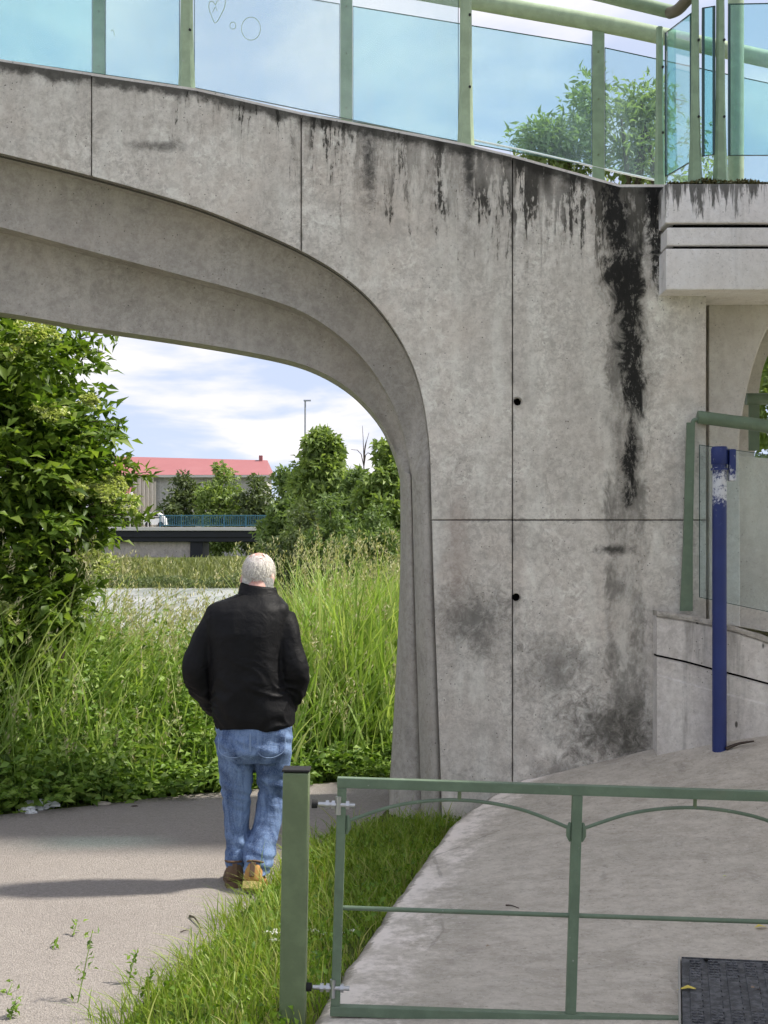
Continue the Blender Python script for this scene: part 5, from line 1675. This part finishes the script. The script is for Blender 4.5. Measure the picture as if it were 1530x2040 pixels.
fbox('rail', fq(318, 0).x, xb, zd + .12, zd + .2, FD + .2, FD + .28, M['fteal'], rb_)
nb = 0
x = fq(318, 0).x
bm = bmesh.new()
while x < xb:
    add_box(bm, (x, FD + .24, (zd + zr) / 2 + .05), (.055, .04, zr - zd - .2)); x += .16
bm_obj('balusters', bm, M['fteal'], rb_, kind='stuff')
x = fq(318, 0).x
while x < xb:
    fbox('baluster_post', x - .05, x + .05, zd, zr + .03, FD + .18, FD + .30, M['fteal'], rb_); x += 1.9
fbox('rail', xa, fq(316, 0).x, zr - .2, zr - .1, FD + .2, FD + .28, M['fdeck'], rb_)
x = xa
while x < fq(314, 0).x:
    fbox('baluster_post', x - .04, x + .04, zd, zr - .12, FD + .2, FD + .28, M['fdeck'], rb_); x += 1.6
# van crossing the far bridge
vx, vy = fq(302, 0).x, FD + 2.2
van = empty('van', (vx, vy, zd), label='small white vehicle with dark windows on the distant bridge', cat='van')
bm = bmesh.new()
prof = [(-.95, .25), (-.98, .75), (-.80, 1.15), (-.45, 1.35), (.25, 1.38), (.62, 1.12), (.92, .75), (.98, .25)]
f = bm.faces.new([bm.verts.new((vx + a, vy - .8, zd + b)) for a, b in prof])
r = bmesh.ops.extrude_face_region(bm, geom=[f])
bmesh.ops.translate(bm, vec=(0, 1.6, 0), verts=[g_ for g_ in r['geom'] if isinstance(g_, bmesh.types.BMVert)])
bm_obj('body', bm, NT('white_car_paint', .3, .5).col((0.75, 0.75, 0.73)).mat, van)
mesh('window', [(vx + a, vy - .81, zd + b) for a, b in ((-.72, .80), (-.55, 1.18), (.20, 1.24), (.55, .82))], [(0, 1, 2, 3)], M['rubber'], van)
for wx_ in (-.58, .58):
    tube('wheel', [(vx + wx_, vy - .86, zd + .25), (vx + wx_, vy - .66, zd + .25)], .25, M['rubber'], van, 14)

# ------------------------------------------------------------------ red-roofed building
BD = 170.0
bq = lambda px, py, d=BD: P(px, py, d)
bl = empty('red_roofed_building', (bq(400, 0).x, BD + 5, 0), label='distant building with long red roof and pale ribbed gable wall', cat='building')
k = NT('red_metal_roof', 0.6, 0.3); k.col(k.mix(k.noise(.6, 4), (0.31, 0.115, 0.12), (0.37, 0.15, 0.15))); M['roof'] = k.mat
M['bgrey'] = concrete('grey_render', (0.46, 0.445, 0.43), (0.56, 0.54, 0.52), vscale=(.08, .08, .08), bump=0.05)
M['bcream'] = NT('cream_render', 0.85, 0.2).col((0.74, 0.66, 0.57)).mat
x0, x1 = bq(266, 0).x, bq(533, 0).x
ze, zr_ = bq(0, 947).z, bq(0, 906).z
xg = bq(306, 0).x
fbox('wall', xg, x1 - .3, -1, ze, BD, BD + 10, M['bgrey'], bl, .0)
fbox('wall', x0, xg - .02, -1, ze - .1, BD - .5, BD + 9.5, M['bcream'], bl, .0)
for j in range(5):
    xx = x0 + .35 + j * .52
    fbox('pilaster', xx, xx + .2, -1, ze - .3, BD - .75, BD - .52, M['bcream'], bl, .0)
    fbox('window', xx + .24, xx + .48, 3, ze - .8, BD - .56, BD - .505, M['bcream'], bl, .0)
xe = bq(526, 0).x
mesh('roof', [(bq(215, 0).x, BD - 1.0, ze), (x1 + .25, BD - 1.0, ze), (xe, BD + 5, zr_ - .35), (bq(215, 0).x, BD + 5, zr_ + .15), (x1 + .25, BD + 11, ze), (bq(215, 0).x, BD + 11, ze)],
     [(0, 1, 2, 3), (3, 2, 4, 5), (1, 4, 2), (0, 3, 5)], M['roof'], bl)
fbox('eave', bq(306, 0).x, x1 + .3, ze - .3, ze - .02, BD - 1.05, BD - .8, M['fdeck'], bl, .0)
fbox('chimney', bq(509, 0).x, bq(516, 0).x, zr_ - .6, zr_ + .25, BD + 4.6, BD + 5.4, M['roof'], bl, .0)
xl_ = bq(190, 0).x
mesh('lower_roof', [(xl_, BD - 3, bq(0, 985).z), (x0 + .1, BD - 3, bq(0, 985).z), (x0 + .1, BD + 3, bq(0, 944).z), (xl_, BD + 3, bq(0, 944).z)], [(0, 1, 2, 3)], M['roof'], bl)
fbox('wall', xl_, x0 - .02, -1, bq(0, 986).z, BD - 2.6, BD + 3, M['bcream'], bl, .0)
# tall lamp mast
lm = bq(608, 0, 140)
ml = empty('lamp_mast', (lm.x, 140, 0), label='very thin tall street lamp mast behind the pointed tree', cat='street lamp')
M['mast'] = NT('mast_steel', 0.5, 0.4, 0.3).col((0.35, 0.37, 0.40)).mat
tube('mast', [(lm.x, 140, 0), (lm.x, 140, bq(0, 798, 140).z)], [.14, .09], M['mast'], ml, 8)
box('lamp_head', (lm.x + .22, 140, bq(0, 798, 140).z), (.75, .3, .14), M['mast'], ml)

# ------------------------------------------------------------------ small things on the ground
bagm = NT('dirty_plastic', 0.4, 0.4).col((0.72, 0.74, 0.75)).mat
for (px, py, s, lb) in ((82, 1606, .085, 'crumpled white plastic litter at the path edge, the larger piece'), (55, 1612, .045, 'small crumpled white scrap left of the larger litter'), (62, 1617, .03, 'tiny white scrap in front of the crumpled litter')):
    d_ = 4590 / (py + 5 - 1100); c_ = P(px, py, d_)
    bm = bmesh.new(); bmesh.ops.create_icosphere(bm, subdivisions=3, radius=1)
    for v in bm.verts:
        q = 1 + .55 * mnoise.noise(v.co * 2.3 + Vector((px, 0, 0))) + .25 * mnoise.noise(v.co * 6)
        v.co = Vector((v.co.x * s * 1.2 * q, v.co.y * s * .8 * q, v.co.z * s * .42 * q)) + Vector((c_.x, c_.y, s * .35))
    bm_obj('plastic_litter', bm, bagm, None, label=lb, cat='litter')
stm = concrete('pebble', (0.35, 0.31, 0.26), (0.5, 0.46, 0.4))
for (px, py, s, lb) in ((203, 1604, .045, 'flat pale stone lying at the path edge'), (268, 1608, .022, 'small dark pebble on the shaded path near the pale stone')):
    d_ = 4590 / (py - 1100); c_ = P(px, py, d_)
    bm = bmesh.new(); bmesh.ops.create_icosphere(bm, subdivisions=2, radius=1)
    for v in bm.verts:
        q = 1 + .3 * mnoise.noise(v.co * 1.7 + Vector((px, 0, 0)))
        v.co = Vector((v.co.x * s * 1.3 * q, v.co.y * s * q, v.co.z * s * .4 * q)) + Vector((c_.x, c_.y, s * .2))
    bm_obj('stone', bm, stm if s > .03 else M['twig'], None, label=lb, cat='stone')


def pad_point(px, py):
    Y = 6.0
    for _ in range(30):
        X = (px - 765) / F * Y; Y = F * (CAMH - float(padz(X, Y))) / (py - HORY)
    return Vector(((px - 765) / F * Y, Y, float(padz((px - 765) / F * Y, Y))))


def fallen_leaf(p, L, W, ang, mat, label, lift=.006):
    D1 = np.array([[math.cos(ang), math.sin(ang), .08]])
    V_, T_ = leaf_arrays(np.array([[p.x, p.y, p.z + lift]]), D1, np.array([[0, 0, 1.0]]), [L], [W], .2, .12)
    npmesh('fallen_leaf', V_, [T_], mat, None, label=label, cat='leaf')


fallen_leaf(pad_point(1348, 1982) + Vector((0, 0, .012)), .10, .035, -.15, M['yellowleaf'], 'yellow fallen leaf lying on the drain cover near its rim')
fallen_leaf(pad_point(1492, 1985) + Vector((0, 0, .012)), .06, .04, .3, M['brownleaf'], 'pale brown curled leaf on the drain cover ribs')
fallen_leaf(pad_point(1502, 1851), .06, .03, .05, M['yellowleaf'], 'yellow-green fallen leaf on the apron at the right edge')
fallen_leaf(pad_point(1440, 1748), .02, .015, .05, M['flower'], 'tiny pale petal on the apron above the drain cover')
fallen_leaf(pad_point(968, 1889), .03, .015, .6, M['brownleaf'], 'small brown leaf on the apron left of the gate upright')
fallen_leaf(Vector((-.33, 4.75, .02)), .09, .045, -.5, NT('fallen_orange_leaf', .7, .2).col((0.45, 0.24, 0.09)).mat, 'orange-brown dead leaf at the foot of the gate hinge')


def twig_on(p0, p1, r, label):
    m_ = p0.lerp(p1, .45) + Vector((0, .06, .05)) * (p1 - p0).length
    tube('twig', catmull([p0, m_, p1], 4), [r * (1 - .6 * i / 8) for i in range(9)], M['twig'], None, 6, label=label, cat='twig')


twig_on(Vector((2.03, 8.04, float(padz(2.03, 8.04)) + .012)), Vector((2.19, 8.02, float(padz(2.19, 8.02)) + .03)), .012, 'dark twig lying at the foot of the blue post')
twig_on(pad_point(1008, 1806) + Vector((0, 0, .006)), pad_point(1034, 1812) + Vector((0, 0, .006)), .004, 'small dark twig on the apron behind the middle rod')
twig_on(P(378, 1830, 4590 / 730) + Vector((0, 0, .012)), P(400, 1853, 4590 / 753) + Vector((0, 0, .012)), .006, 'short dark twig on the path beside the grass')
twig_on(P(360, 1862, 4590 / 762) + Vector((0, 0, .012)), P(380, 1858, 4590 / 758) + Vector((0, 0, .012)), .003, 'thin pale twig on the path beside the grass')
# small weeds sprouting on the near path
for j, (px, py, h, nlv, lb) in enumerate(((155, 2000, .26, 34, 'tall weed sprouting from the path at the lower left'), (145, 1868, .06, 10, 'small weed sprig on the path above the tall weed'), (105, 1895, .04, 7, 'tiny weed left of the tall weed'),
                                           (20, 2035, .07, 26, 'weed tuft at the bottom left corner of the path'), (15, 1985, .03, 8, 'flat dark weed at the left edge of the path'), (255, 1965, .12, 30, 'leafy weed at the tip of the grass strip'), (290, 2000, .10, 30, 'broad leafed weed where the grass strip meets the path bottom'))):
    d_ = 4590 / (py - 1100); b_ = P(px, py, d_); b_.z = .006
    wd = empty('weed', b_, label=lb, cat='weed')
    top = b_ + Vector((.035 * (h / .2), .05, h))
    tube('stem', [b_, b_.lerp(top, .5), top], [.0025, .002, .0012], M['nettle'], wd, 6)
    t = rng.random(nlv)
    pts = np.array(b_) + (np.array(top) - np.array(b_)) * t[:, None] + rng.normal(0, .012, (nlv, 3)) * np.array([1, 1, .4])
    pts[:, 2] = np.maximum(pts[:, 2], .01)
    leaves_obj('leaves', pts, unit(rand_dirs(nlv) + np.array([0, 0, .5])), rng.uniform(.018, .04, nlv), rng.uniform(.008, .016, nlv), M['nettle'] if j in (0, 4) else M['clover'], wd)
# white flowers in the verge
for (px, py, lb) in ((546, 1856, 'white flower cluster left of the gate post'), (622, 1853, 'white flower cluster just right of the gate post'), (640, 1858, 'small white flower cluster by the hinge stile of the gate'), (697, 1856, 'white flower cluster behind the gate, near its hinge side'), (548, 1872, 'lower white flower cluster left of the gate post')):
    d_ = 5.9 if px > 560 else 5.7
    c_ = P(px, py, d_)
    q = 26
    fl = empty('white_flower', (c_.x, c_.y, 0), label=lb, cat='flower')
    pts = np.stack([c_.x + rng.normal(0, .012, q), c_.y + rng.normal(0, .012, q), c_.z + rng.normal(0, .003, q)], 1)
    leaves_obj('petals', pts, unit(rand_dirs(q) * np.array([1, 1, .3])), .012, .008, M['whiteflower'], fl, up=2.0)
    tube('stem', [(c_.x, c_.y, 0), (c_.x, c_.y, c_.z)], .0018, M['lawn'], fl, 5)
